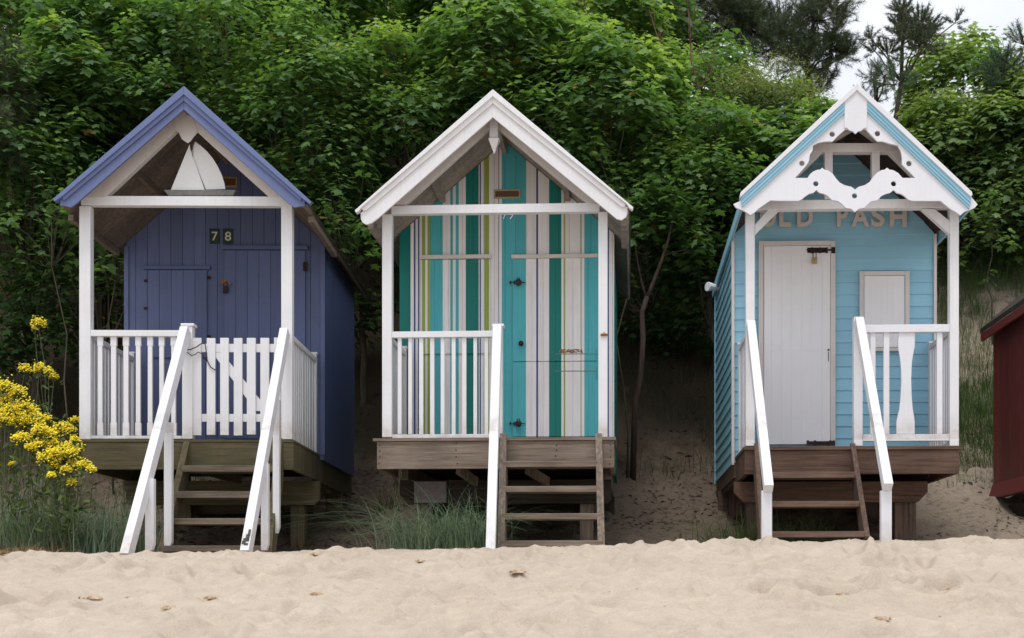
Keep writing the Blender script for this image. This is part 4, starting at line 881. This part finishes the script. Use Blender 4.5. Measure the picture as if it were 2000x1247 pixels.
def needles(P0, Dr, rng, per=60, ln=(.06, .10), w=.0022, reach=.28, tint=None):
    n = len(P0); idx = np.repeat(np.arange(n), per); t_ = rng.random(n*per); p = P0[idx]+Dr[idx]*(t_*reach)[:, None]
    r = unit(rng.normal(0, 1, (n*per, 3))); d = unit(Dr[idx]*.9+r*.95); s = unit(np.cross(d, rng.normal(0, 1, (n*per, 3)))); L_ = rng.uniform(*ln, n*per)[:, None]
    co = np.stack([p-s*w, p+s*w, p+d*L_], 1).reshape(-1, 3); f = np.arange(n*per*3).reshape(-1, 3)
    tn = np.repeat(np.clip((tint[idx] if tint is not None else .4)+rng.normal(0, .15, n*per), 0, 1), 3); return co, f, tn
def pine(px, D, ybase, tops, seed, label, mat=NEEDLE, group='pines on the dune top', tuft=1.0, w=.0038, per=60, dens=3.0, name='pine_tree', gx=None):
    """tops: list of boughs (px, py, half-size px, count) carried by the trunk"""
    rng = np.random.default_rng(seed); y = D-D0; x = (px-PX)*D/F; g = float(dune_z([x], [y])[0])-.1
    root = empty(name, (x, y, g), label=label, cat='pine tree', group=group); mb = MB(); P0 = []; Dr = []
    zt = max(ZC+(PY-t[1])*D/F for t in tops); tp = limb(mb, (x, y, g), (x+rng.normal(0, .1), y, zt), .11*tuft, .02, rng, .03, 8, 8)
    for (bx, by, hs, cnt) in tops:
        c = np.array([(bx-PX)*D/F, y+rng.normal(0, .35), ZC+(PY-by)*D/F]); r = hs*D/F
        zz_ = c[2]-abs(c[0]-x)*.35; f = min(max((zz_-g)/(zt-g), .05), .97); s = tp[int(f*(len(tp)-1))]
        br = limb(mb, s, c, .022*tuft, .008, rng, .12, 5, 6)
        n = int(cnt*dens); d = unit(rng.normal(0, 1, (n, 3))+np.array([0, -.2, .35])); q = c+d*r*rng.uniform(.2, 1, n)[:, None]**.7*np.array([1, .9, .8])
        dd = unit(d+np.array([0, 0, .5])); P0.append(q); Dr.append(dd)
        for a_, b_ in zip(q, dd): limb(mb, c+(a_-c)*.1, a_+b_*.22, .004, .002, rng, .1, 2, 4)
    mb.v = [(v[0]-x, v[1]-y, v[2]-g) for v in mb.v]; mb.build('trunk', PBARK, root, smooth=True)
    P0 = np.concatenate(P0); Dr = np.concatenate(Dr); co, f, tn = needles(P0, Dr, rng, per, (.07*tuft, .12*tuft), w, .26*tuft, rng.uniform(.2, .7, len(P0)))
    np_mesh('crown', co-np.array([x, y, g]), f, mat, root, tn); return root
def blades(P0, H, rng, lean=.5, w=(.0018, .0035), seg=5, dirs=None, tint=None, wind=(0, 0)):
    n = len(P0); az = rng.uniform(0, 2*pi, n) if dirs is None else dirs; d = np.stack([np.cos(az), np.sin(az), np.zeros(n)], 1)+np.array([wind[0], wind[1], 0]); ln = rng.uniform(.15, 1, n)*lean
    s = unit(np.cross(d, [0, 0, 1.]))+rng.normal(0, .2, (n, 3)); s = unit(s); W_ = rng.uniform(*w, n); co = []
    for i in range(seg+1):
        f = i/seg; p = P0+d*(ln*H*f**2.0)[:, None]+np.array([0, 0, 1.])*(H*(f-.45*ln*f**3))[:, None]; ww = (W_*(1-f*.85))[:, None]; co += [p-s*ww, p+s*ww]
    co = np.stack(co, 1).reshape(-1, 3); k = 2*(seg+1); f1 = np.array([(2*i, 2*i+1, 2*i+3, 2*i+2) for i in range(seg)]); f = (f1[None]+(np.arange(n)*k)[:, None, None]).reshape(-1, 4)
    tn = np.repeat(np.clip((tint if tint is not None else .45)+rng.normal(0, .2, n), 0, 1), k); return co, f, tn
G1 = 'sycamores on the dune behind the huts'
def syc(i, px, D, yt, yb, hw, label, **k): return broadleaf('sycamore_tree', px, D, yt, yb, hw, 100+i, label, 'tree', k.pop('group', G1), **k)
# front row, just behind the huts
syc(0, 20, 15.2, 130, 500, 150, 'leafy green sycamore left of the purple hut, cut by the left edge')
syc(1, 215, 15.8, 20, 330, 150, 'leafy green sycamore behind the left slope of the purple roof')
syc(2, 420, 15.6, 10, 300, 140, 'leafy green sycamore above the ridge of the purple hut')
syc(3, 600, 15.3, 60, 470, 120, 'sycamore with dark gaps rising between the purple and striped huts')
syc(4, 790, 15.6, 90, 420, 125, 'bright sycamore behind the left slope of the striped roof', tint=.45)
syc(5, 985, 15.8, 20, 300, 135, 'bright green sycamore above the ridge of the striped hut', tint=.47)
syc(6, 1170, 15.4, 90, 430, 130, 'bright sycamore behind the right slope of the striped roof', tint=.44, trunkx=1060)
syc(7, 1360, 15.4, 210, 560, 125, 'sycamore with dark lower leaves between striped and light blue huts', trunkx=1490)
syc(8, 1530, 15.6, 250, 470, 110, 'green sycamore behind the left slope of the light blue roof')
syc(9, 1850, 18.6, 230, 470, 120, 'pale green sycamore behind the right slope of the light blue roof', mat=SYC2, tint=.5, size=(.075, .13), ns=34, trunkx=1770)
syc(10, 1985, 18.2, 200, 470, 110, 'pale green sycamore at the right edge above the red hut', mat=SYC2, tint=.45, size=(.075, .13), ns=34, trunkx=2100)
# middle row
syc(11, 90, 17.6, -70, 300, 170, 'tall sycamore at the top left corner behind the nearer ones')
syc(12, 330, 17.8, -110, 170, 150, 'tall sycamore showing its top above the purple hut ridge')
syc(13, 560, 17.6, -90, 260, 150, 'tall sycamore in the dark gap right of the purple ridge')
syc(14, 770, 17.8, -70, 230, 150, 'tall sycamore standing behind the bright one left of the striped ridge')
syc(15, 960, 17.8, -60, 200, 140, 'tall yellowish sycamore reaching the top of the photo over the striped hut', tint=.5)
syc(16, 1150, 17.6, 10, 260, 130, 'yellow green sycamore with bare reddish shoots right of the striped ridge', tint=.52)
syc(17, 1330, 17.4, 110, 330, 130, 'sycamore below the dark pine, left of the light blue hut', tint=.45, trunkx=1520)
syc(18, 1470, 17.6, 180, 400, 100, 'low sycamore behind the olive bush near the light blue roof')
syc(19, 1870, 20.4, 100, 330, 95, 'pale green sycamore below the sky, right of the light blue ridge', mat=SYC2, tint=.52, trunkx=1760)
syc(20, 1985, 20.8, 190, 420, 80, 'sycamore behind the pale one at the right edge', trunkx=2080)
# slender one in the gap, with bare lower trunk
def slender():
    D = 14.4; rng = np.random.default_rng(77); y = D-D0; q = lambda px, py, dy=0: Vector(((px-PX)*(D+dy)/F, y+dy, ZC+(PY-py)*(D+dy)/F))
    b = q(1236, 835); b.z = float(dune_z([b.x], [b.y])[0])-.05
    root = empty('sycamore_tree', tuple(b), label='slender forked sycamore with bare trunk between the striped and light blue huts', cat='tree', group=G1)
    mb = MB(); mb.tube([b, q(1240, 790), q(1252, 730), q(1256, 660), q(1254, 610), q(1264, 580)], [.038, .034, .031, .03, .029, .027], 10)
    mb.tube([q(1263, 583), q(1275, 555), q(1292, 510), q(1305, 470), q(1314, 430), q(1322, 390)], [.026, .022, .019, .016, .013, .009], 8)
    mb.tube([q(1263, 585), q(1254, 555), q(1246, 515), q(1240, 475), q(1236, 430)], [.015, .012, .010, .008, .006], 8)
    mb.tube([q(1296, 500), q(1330, 490), q(1370, 488)], [.008, .006, .003], 5)
    mb.v = [tuple(Vector(v)-b) for v in mb.v]; mb.build('trunk', PBARK, root, smooth=True)
    P0 = np.array([q(a, c, rng.uniform(-.3, .3)) for a, c in zip(rng.normal(1320, 45, 70), rng.normal(395, 45, 70))]+[q(a, c, rng.uniform(-.2, .2)) for a, c in ((1228, 545), (1240, 455), (1228, 420), (1340, 500), (1290, 430), (1215, 470), (1376, 490), (1355, 480), (1226, 430))])
    O = unit(rng.normal(0, 1, (len(P0), 3))+[0, -.4, .4]); co, f, tn = shoots(P0, O, rng, 8, (.08, .135), .12, MAPLE, np.full(len(P0), .3))
    np_mesh('crown', co-np.array(b), f, SYC, root, tn)
slender()
# sprays of leaves growing low in the gaps beside the huts
for i, (px, py, D, n, lab) in enumerate([(222, 460, 14.6, 26, 'low sycamore sapling seen through the purple hut porch'), (100, 420, 14.2, 30, 'young sycamore with dark leaves left of the purple porch'), (660, 440, 14.4, 34, 'young sycamore beside the right eave of the purple hut'),
                                         (1225, 400, 14.4, 16, 'young sycamore tucked beside the right eave of the striped hut'), (1862, 460, 17.4, 14, 'small leafy sapling right of the light blue porch post'), (1940, 435, 17.2, 24, 'young pale sycamore hanging over the grassy bank at the right')]):
    rng = np.random.default_rng(200+i); y = D-D0; x = (px-PX)*D/F; z = ZC+(PY-py)*D/F; g = float(dune_z([x], [y])[0])-.05
    root = empty('sycamore_sapling', (x, y, g), label=lab, cat='sapling', group='sycamore saplings beside the huts'); mb = MB(); tp = limb(mb, (0, 0, 0), (0, 0, z-g), .014, .005, rng, .06, 6, 6)
    P0 = np.array([x, y, z])+rng.normal(0, 1, (n, 3))*np.array([.24, .25, .30]); O = unit(rng.normal(0, 1, (n, 3))+[0, -.4, .5])
    for p in P0: limb(mb, tp[rng.integers(5, 7)], tuple(p-np.array([x, y, g])), .004, .002, rng, .1, 3, 4)
    mb.build('trunk', BARK, root, smooth=True); co, f, tn = shoots(P0, O, rng, 8, (.08, .13), .12, MAPLE, np.full(n, .34)); np_mesh('crown', co-np.array([x, y, g]), f, SYC2 if i > 3 else SYC, root, tn)
# dark undergrowth low on the bank
for i, (px, D, yt, yb, hw, lab) in enumerate([(50, 15.6, 420, 700, 120, 'dark low bush behind the ragwort at the left edge'), (195, 15.4, 400, 680, 80, 'dark bush seen between the purple porch post and wall'), (700, 16.2, 400, 640, 80, 'dark bush low in the gap between purple and striped huts'),
                                              (1270, 16.6, 420, 690, 100, 'dark bush behind the slender forked sycamore'), (1385, 16.3, 420, 700, 70, 'dark bush just left of the light blue hut wall'), (1930, 19.4, 400, 500, 90, 'green bush on top of the grassy bank at the right')]):
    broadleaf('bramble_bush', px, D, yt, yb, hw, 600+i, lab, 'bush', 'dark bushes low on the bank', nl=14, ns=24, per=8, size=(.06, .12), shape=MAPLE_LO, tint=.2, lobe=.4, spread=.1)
# olive bush
broadleaf('willow_bush', 1500, 16.8, 150, 330, 90, 301, 'olive bush with fine narrow leaves left of the light blue ridge', 'bush', None, mat=OLIVE, nl=16, ns=46, per=16, size=(.035, .075), shape=OVAL, tint=.5, droop=(-30, 30), spread=.14, lobe=.42)
# back row of dense trees
for i, (px, hw) in enumerate([(-40, 190), (200, 180), (430, 180), (660, 180), (880, 180), (1090, 170), (1270, 140)]):
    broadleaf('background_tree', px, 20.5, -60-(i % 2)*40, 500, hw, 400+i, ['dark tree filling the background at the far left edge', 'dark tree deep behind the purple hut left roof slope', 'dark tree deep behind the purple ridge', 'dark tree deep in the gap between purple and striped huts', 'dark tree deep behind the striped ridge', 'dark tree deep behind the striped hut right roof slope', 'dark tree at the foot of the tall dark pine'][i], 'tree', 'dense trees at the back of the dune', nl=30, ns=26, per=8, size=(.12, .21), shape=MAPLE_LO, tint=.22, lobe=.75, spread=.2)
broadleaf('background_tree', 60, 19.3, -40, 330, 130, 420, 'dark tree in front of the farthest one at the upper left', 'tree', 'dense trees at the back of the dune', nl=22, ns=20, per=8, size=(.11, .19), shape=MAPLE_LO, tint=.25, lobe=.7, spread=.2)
# pines
pine(1590, 20.5, 0, [(1590, 60, 55, 34), (1540, 40, 55, 34), (1490, 45, 50, 32), (1620, 10, 40, 26), (1580, -20, 50, 20), (1520, 95, 45, 30), (1600, 110, 40, 26), (1640, 95, 26, 14), (1560, 140, 36, 20), (1640, 50, 22, 10), (1655, 105, 14, 7), (1575, 180, 26, 10), (1460, 20, 50, 30), (1610, 160, 26, 10)], 51, 'large dark pine against the sky left of the light blue ridge', per=70)
pine(1330, 21.5, 0, [(1330, 40, 60, 36), (1280, 30, 60, 36), (1390, 50, 60, 40), (1430, 30, 50, 34), (1240, 30, 50, 30), (1350, 90, 45, 22), (1420, 70, 40, 24), (1300, -10, 60, 24), (1400, -10, 60, 26), (1290, 90, 40, 18), (1440, 5, 40, 20)], 52, 'broad dark pine whose boughs fill the top edge above the dune', per=64)
pine(1768, 18.6, 0, [(1768, 12, 11, 7), (1766, 40, 18, 12), (1768, 70, 24, 16), (1772, 100, 34, 20), (1738, 60, 12, 4), (1796, 55, 12, 4), (1715, 90, 12, 4), (1702, 72, 8, 3), (1820, 68, 10, 4), (1830, 40, 8, 4), (1845, 75, 8, 3), (1800, 95, 18, 8), (1730, 110, 20, 8), (1765, 140, 30, 14)], 53, 'small pointed pine standing against the sky right of the light blue ridge', tuft=.6, per=75, dens=2.6)
pine(1722, 17.0, 0, [(1716, 140, 16, 10), (1716, 170, 24, 14), (1722, 205, 26, 14), (1700, 190, 16, 8)], 54, 'soft young pine just right of the light blue ridge', mat=NEEDLE_B, tuft=.7, per=70, w=.0022, dens=1.8)
pine(2070, 18.0, 0, [(1985, 110, 30, 18), (1950, 150, 36, 22), (1990, 160, 40, 24), (1965, 190, 40, 20), (1945, 180, 26, 12), (1945, 135, 12, 6)], 55, 'bluish pine at the upper right edge', mat=NEEDLE_B, per=70, w=.0024, tuft=.75, dens=1.7)
pine(-60, 14.4, 0, [(5, 130, 30, 18), (-10, 180, 40, 26), (15, 220, 36, 22), (0, 270, 36, 22), (10, 320, 30, 14)], 56, 'soft brownish pine bough at the left edge beside the sycamores', mat=NEEDLE, per=90, w=.002)
broadleaf('sycamore_tree', 1935, 18.4, 85, 240, 50, 330, 'thin sycamore with open twiggy top against the sky at the right', 'tree', G1, mat=SYC, nl=8, ns=6, per=6, size=(.07, .12), tint=.35, lobe=.28, trunkx=2070)
# bare reddish shoots
for i, (a, b_, c, d_, D, lab) in enumerate([((1097, -20), (1095, 90), 0, 0, 16.4, 'leftmost bare reddish shoot above the striped hut'), ((1140, -20), (1146, 80), 0, 0, 16.3, 'thick pair of bare shoots at the top edge right of the striped ridge'), ((1268, 20), (1308, 170), 0, 0, 16.0, 'leaning bare shoot below the broad pine'), ((1338, -30), (1350, 120), 0, 0, 16.2, 'tall straight bare shoot in front of the broad pine'), ((1395, 125), (1365, 175), 0, 0, 15.6, 'short forked bare shoot under the sky gap')]):
    rng = np.random.default_rng(500+i); q = lambda p: Vector(((p[0]-PX)*D/F, D-D0, ZC+(PY-p[1])*D/F)); top, low = q(a), q(b_); g = float(dune_z([low.x], [low.y])[0])-.05; bx = ([1095, 1140, 1130, 1500, 1500][i]-PX)*D/F; base = Vector((bx, low.y, float(dune_z([bx], [low.y])[0])-.05))
    mb = MB(); l_ = low-base; t_ = top-base; mb.tube([(0, 0, 0), tuple(l_*.35+Vector((0, 0, .3))), tuple(l_*.75+Vector((0, 0, .1))), tuple(l_), tuple(l_.lerp(t_, .5)+Vector((.02, 0, 0))), tuple(t_)], [.020, .018, .014, .011, .008, .003], 6)
    for k in range(9): s = Vector(rng.normal(0, .12, 3)); p = l_.lerp(t_, .2+.07*k); mb.tube([p, p+Vector((s.x, s.y, abs(s.z)+.25))], [.004, .0015], 4)
    root = mb.build('bare_shoot', BARK_R, None, smooth=True); root.location = base; tag(root, lab, 'branch', 'bare shoots rising out of the trees')

# ---- grasses
def tuft(name, px, D, r, n, hgt, seed, label, mat=GRASS, cat='grass tuft', group='marram grass tufts at the foot of the dune', lean=.7, zb=None, wind=(0, 0), w=(.0024, .0048), stalks=4):
    n = int(n*.62); rng = np.random.default_rng(seed); y = D-D0; x = (px-PX)*D/F; fz = (lambda a, b: max(float(beach_z([a], [b], False)[0]), float(dune_z([a], [b], False)[0]))); g = fz(x, y)-.02
    P0 = np.stack([rng.normal(0, r*.6, n), rng.normal(0, r*.4, n), np.zeros(n)], 1); P0[:, 2] = [fz(x+a, y+b)-g-.03 for a, b in P0[:, :2]]
    H = rng.uniform(.45, 1, n)*hgt; az = np.arctan2(P0[:, 1], P0[:, 0])+rng.normal(0, 1.3, n); co, f, tn = blades(P0, H, rng, lean*1.7, w, 7, az, .68, wind)
    o = np_mesh(name, co, f, mat); o.location = (x, y, g); tag(o, label, cat, group)
    return o
T = 'marram_grass_tuft'
tuft(T, 20, 10.75, .35, 620, .85, 1, 'blue green grass tuft under the ragwort at the left edge')
tuft(T, 85, 10.6, .34, 700, .78, 2, 'wide blue green grass tuft left of the purple hut steps, second from the left edge')
tuft(T, 150, 10.6, .32, 700, .74, 3, 'dense blue green grass tuft in front of the purple hut left corner')
tuft(T, 215, 10.8, .28, 480, .66, 4, 'grass tuft beside the left handrail of the purple hut', lean=.6)
tuft(T, 300, 11.1, .16, 120, .5, 5, 'thin grass tuft behind the left handrail of the purple hut', lean=.5)
tuft(T, 835, 10.85, .34, 620, .80, 6, 'large sprawling grass tuft under the striped hut deck', lean=1.1, wind=(-.25, 0))
tuft(T, 925, 10.6, .24, 640, .66, 7, 'thick grass tuft against the striped hut handrail', lean=.9, wind=(.0, 0))
tuft(T, 1060, 11.3, .3, 80, .35, 8, 'sparse grass tuft behind the striped hut steps', mat=GRASSG)
tuft(T, 1425, 11.1, .24, 360, .55, 9, 'dark green grass tuft left of the light blue hut steps', lean=1.0, mat=GRASSG, wind=(-.2, 0))
tuft(T, 1560, 11.2, .3, 330, .5, 10, 'green grass tuft behind the steps of the light blue hut', mat=GRASSG, lean=.7)
tuft(T, 590, 12.0, .22, 70, .2, 11, 'short green grass tuft by the purple hut support post', mat=GRASSG)
o = tuft('dead_weed', 45, 10.15, .22, 620, .22, 12, 'low clump of dry brown weed at the lower left sand edge', cat='weed', group=None, lean=1.3)
m, t, b = new_mat('dry_weed'); t.links.new(ramp(t, noise(t, 20, 4), [(.3, (.26, .16, .08)), (.7, (.52, .37, .2))]), b.inputs['Base Color']); b.inputs['Roughness'].default_value = .9; o.data.materials[0] = m
# slope grass (nobody could count it)
def slope_grass(name, regions, seed, mat, label):
    rng = np.random.default_rng(seed); P = []; Hs = []
    for (x0, x1, y0, y1, n, h0, h1) in regions:
        xs = rng.uniform(x0, x1, n); ys = rng.uniform(y0, y1, n); k = fbm(xs*1.3, ys*1.3, 3, seed) > -.12; xs, ys = xs[k], ys[k]; P.append(np.stack([xs, ys, dune_z(xs, ys)-.03], 1)); Hs.append(rng.uniform(h0, h1, len(xs)))
    P = np.concatenate(P); H = np.concatenate(Hs); co, f, tn = blades(P, H, rng, .9, (.002, .004), 4, None, .4, (0, -.35)); tag(np_mesh(name, co, f, mat), label, 'grass', None, 'stuff')
slope_grass('bank_grass', [(3.9, 8.5, 4.4, 10, 24000, .2, .55), (4.2, 5.8, 4.0, 5.6, 5000, .12, .4), (3.7, 5.6, 3.4, 4.6, 900, .08, .25)], 62, GRASS_LIT, 'long grass, coloured paler as if lit, on the bank between the light blue and red huts')
slope_grass('dune_grass', [(-9, -3.8, 1.6, 5.5, 7000, .2, .55), (.2, 2.2, 3.4, 6, 1600, .15, .4), (-9, 4, 6, 10, 3500, .2, .5), (-2.2, -1.3, 2.5, 5.5, 1500, .1, .3)], 61, GRASSG, 'long green grass growing over the dune slope behind the huts')
# ---- ragwort
def ragwort(px, D, heads, seed, label, dens=1.0):
    rng = np.random.default_rng(seed); y = D-D0; x = (px-PX)*D/F; g = max(float(beach_z([x], [y], False)[0]), float(dune_z([x], [y])[0]))-.03
    root = empty('ragwort_plant', (x, y, g), label=label, cat='wildflower', group='yellow ragwort plants beside the purple hut'); mb = MB(); LP = []; LO = []
    for (hx, hy, r) in heads:
        dy = rng.uniform(-.15, .15); c = np.array([(hx-PX)*(D+dy)/F-x, dy, ZC+(PY-hy)*(D+dy)/F-g]); s = np.array([rng.normal(0, .06), rng.normal(0, .05), 0])
        st = limb(mb, tuple(s), tuple(c-np.array([0, 0, .06])), .005, .003, rng, .06, 5, 5); R_ = 1.12*r*D/F; n = int(230*dens*(r/16)**1.6)+16
        u = rng.uniform(0, 2*pi, n); rr = np.sqrt(rng.random(n)); q = c+np.stack([rr*np.cos(u)*R_, rr*np.sin(u)*R_*.8, -.35*R_*rr**2+rng.normal(0, .3*R_, n)], 1)
        for p in q[::3]: mb.tube([tuple(c-np.array([0, 0, .07])), tuple(p-np.array([0, 0, .005]))], [.0018, .0010], 4)
        for k in range(2, 6):
            for _ in range(7): LP.append(np.array(st[min(k, 5)])); LO.append(unit(rng.normal(0, 1, 3)))
        # rayed flower discs
        nb = 8; nor = unit(np.stack([rng.normal(0, .45, n), rng.normal(-.8, .4, n), np.ones(n)], 1)); a = unit(np.cross(nor, [1., .2, 0])); b2 = np.cross(nor, a); fr = rng.uniform(.0065, .0105, n); V = [q+nor*.002]
        for k in range(nb*2):
            an = pi*k/nb; rad = fr*(1.0 if k % 2 == 0 else .62); V.append(q+(a*cos(an)+b2*sin(an))*rad[:, None])
        co = np.stack(V, 1).reshape(-1, 3); kk = nb*2+1; r_ = np.arange(1, kk); f1 = np.stack([np.zeros(kk-1, int), r_, np.roll(r_, -1)], 1); f = (f1[None]+(np.arange(n)*kk)[:, None, None]).reshape(-1, 3)
        np_mesh('flower_head', co, f, YELLOW, root, np.repeat(rng.random(n)*.95, kk))
    LP = np.array(LP)+np.random.default_rng(seed+1).normal(0, .05, (len(LP), 3)); rng = np.random.default_rng(seed+2)
    mb.build('stem', GRASSG_M, root); co, f, tn = leaves(LP, np.array(LO)+[0, 0, .3], unit(rng.normal(0, 1, LP.shape)+[0, 0, 1]), rng.uniform(.04, .08, len(LP)), OVAL*np.array([1.1, 1]), rng.uniform(.1, .6, len(LP)), rng); np_mesh('leaves', co, f, GRASSG, root, tn)
GRASSG_M = plain('stem_green', (.07, .085, .035), .7)
ragwort(20, 10.55, [(5, 752, 22), (35, 762, 16), (8, 778, 16), (45, 790, 18), (20, 800, 20), (60, 798, 16), (10, 815, 16), (40, 815, 20), (72, 812, 14)], 81, 'yellow ragwort with the densest heads at the left edge')
ragwort(70, 10.4, [(62, 818, 18), (35, 850, 12), (48, 852, 14), (78, 835, 16), (95, 845, 14), (80, 865, 16), (60, 870, 12), (100, 862, 14), (25, 905, 8)], 82, 'yellow ragwort in the middle of the flower mass')
ragwort(120, 10.3, [(90, 890, 16), (108, 880, 16), (125, 890, 16), (105, 905, 14), (140, 880, 14), (150, 905, 14), (165, 905, 13), (130, 868, 12), (178, 914, 9), (140, 940, 10), (130, 915, 11), (155, 870, 10), (100, 925, 8), (146, 855, 8)], 83, 'yellow ragwort leaning in front of the purple hut deck corner')
ragwort(120, 11.3, [(115, 835, 16), (130, 830, 14), (105, 842, 12), (146, 818, 8), (88, 815, 12), (140, 838, 10)], 84, 'shaded yellow ragwort just left of the purple hut post')
ragwort(80, 12.0, [(48, 716, 11), (78, 715, 12), (95, 722, 9), (105, 733, 9), (70, 722, 9)], 85, 'yellow ragwort with a flat row of heads above the main mass')
ragwort(74, 12.5, [(75, 627, 14), (68, 640, 5)], 86, 'tall single-headed yellow ragwort against the dark bank')
# ---- leaf litter on the bank
rng = np.random.default_rng(95); n = 10000; fx = rng.uniform(-6, 6, n); fy = rng.uniform(.35, 5.5, n); k = fbm(fx*1.5, fy*1.5, 3, 88) > -.10; fx, fy = fx[k], fy[k]; n = len(fx)
k = (fx < 3.2) | (rng.random(n) < .25); fx, fy = fx[k], fy[k]; n = len(fx); fz = dune_z(fx, fy)+.006; an = rng.uniform(0, 2*pi, n); ln = rng.uniform(.012, .05, n)*rng.uniform(.5, 1.2, n)
q = np.stack([fx, fy, fz], 1); u = np.stack([np.cos(an), np.sin(an)*.7, np.sin(an)*.5+rng.normal(0, .25, n)], 1)*ln[:, None]; v = np.stack([-np.sin(an), np.cos(an)*.6, rng.uniform(.3, .9, n)], 1)*(ln*.45)[:, None]
LIT = plain('dead_leaf', (.06, .038, .025), .9, 0, .5); tag(np_mesh('leaf_litter', np.stack([q-u, q+v, q+u, q-v*.5], 1).reshape(-1, 3), np.arange(4*n).reshape(-1, 4), LIT), 'dark dead leaves and twigs littering the sandy bank behind and between the huts', 'litter', None, 'stuff')
# ---- debris on the sand
rng = np.random.default_rng(91)
m, t, b = new_mat('stained_sand'); t.links.new(ramp(t, noise(t, 45, 5, .7), [(.35, (.24, .15, .08)), (.48, (.40, .28, .17)), (.62, (.50, .40, .29))]), b.inputs['Base Color']); b.inputs['Roughness'].default_value = 1; STAIN = m
n = 900; fx = rng.uniform(-6, 5, n); fy = rng.uniform(-5, -.3, n); fx[:500] = np.concatenate([rng.normal(cx, .35, 50) for cx in rng.uniform(-5.5, 4.5, 10)]); fy[:500] = np.concatenate([rng.normal(cy, .3, 50) for cy in rng.uniform(-4.2, -.8, 10)])
fz = beach_z(fx, fy)+.002; an = rng.uniform(0, pi, n); ln = rng.uniform(.003, .010, n); q = np.stack([fx, fy, fz], 1); u = np.stack([np.cos(an), np.sin(an), rng.uniform(0, .5, n)], 1)*ln[:, None]; v = np.stack([-np.sin(an), np.cos(an), np.full(n, .6)], 1)*(ln*.4)[:, None]
co = np.stack([q-u, q+v, q+u, q-v*.6], 1).reshape(-1, 3); tag(np_mesh('beach_litter', co, np.arange(4*n).reshape(-1, 4), MATS['dry_weed']), 'tiny brown flecks of driftwood and weed scattered over the sand', 'litter', None, 'stuff')
def debris(px, py, s, i):
    # march the pixel ray onto the beach
    for D in np.arange(5.5, 11, .01):
        x = (px-PX)*D/F; z = ZC+(PY-py)*D/F
        if float(beach_z(np.array([x]), np.array([D-D0]), False)[0]) > z: break
    g = float(beach_z(np.array([x]), np.array([D-D0]))[0]); n = 40
    P0 = rng.normal(0, s*D/F*.7, (n, 3))*[1, .7, 0]; co, f, tn = blades(P0, rng.uniform(.3, 1, n)*s*D/F*.6, rng, 1.3, (.003, .008), 3)
    root = empty('seaweed_scrap', (x, D-D0, g+.002)); np_mesh('fibres', co, f, MATS['dry_weed'], root); w = s*D/F; mb = MB(); k = 11; R0 = [rng.uniform(.5, 1.25) for _ in range(k)]
    vs = [(w*r*1.5*cos(2*pi*j/k)*q, w*r*sin(2*pi*j/k)*q, h) for q, h in ((1, -.004), (.75, .006), (.4, .6*w*.5+.006)) for j, r in enumerate(R0)]+[(0, 0, w*.38)]
    mb.add(vs, [(r*k+j, r*k+(j+1) % k, (r+1)*k+(j+1) % k, (r+1)*k+j) for r in (0, 1) for j in range(k)]+[(2*k+j, 2*k+(j+1) % k, 3*k) for j in range(k)]); mb.build('stained_sand', STAIN, root, smooth=True); return root
D_ = [(182, 1182, 12, 'brown weed scrap on the lower left sand, leftmost'), (252, 1172, 10, 'dark reddish weed scrap left of centre on the sand'), (325, 1176, 14, 'tan weed scrap below the left handrail foot'), (375, 1184, 18, 'fluffy tan weed scrap, broadest of the lower left group'), (410, 1194, 8, 'small dark weed scrap right of the fluffy tan one'), (330, 1200, 12, 'tan weed scrap lowest of the lower left group'), (619, 1177, 10, 'lone brown weed scrap between the purple and striped huts'), (616, 1099, 10, 'brown weed scrap nearest the sand crest between two huts'),
      (820, 1112, 8, 'small brown weed scrap under the striped hut handrail'), (1010, 1134, 12, 'brown weed scrap below the striped hut steps'), (1395, 1172, 9, 'tan weed scrap below the gap beside the light blue hut'), (1722, 1228, 13, 'orange brown weed scrap at the bottom right'), (1860, 1157, 9, 'dark weed scrap on the right side of the sand'), (1645, 1182, 7, 'tiny dark weed scrap below the light blue steps'), (748, 1096, 7, 'faint weed scrap just below the grass tufts')]
# smaller crumbs of the same weed lie round the larger scraps
for i, (a, b_, s, lab) in enumerate(D_): tag(debris(a, b_, s, i), lab, 'seaweed', 'weed scraps on the sand')
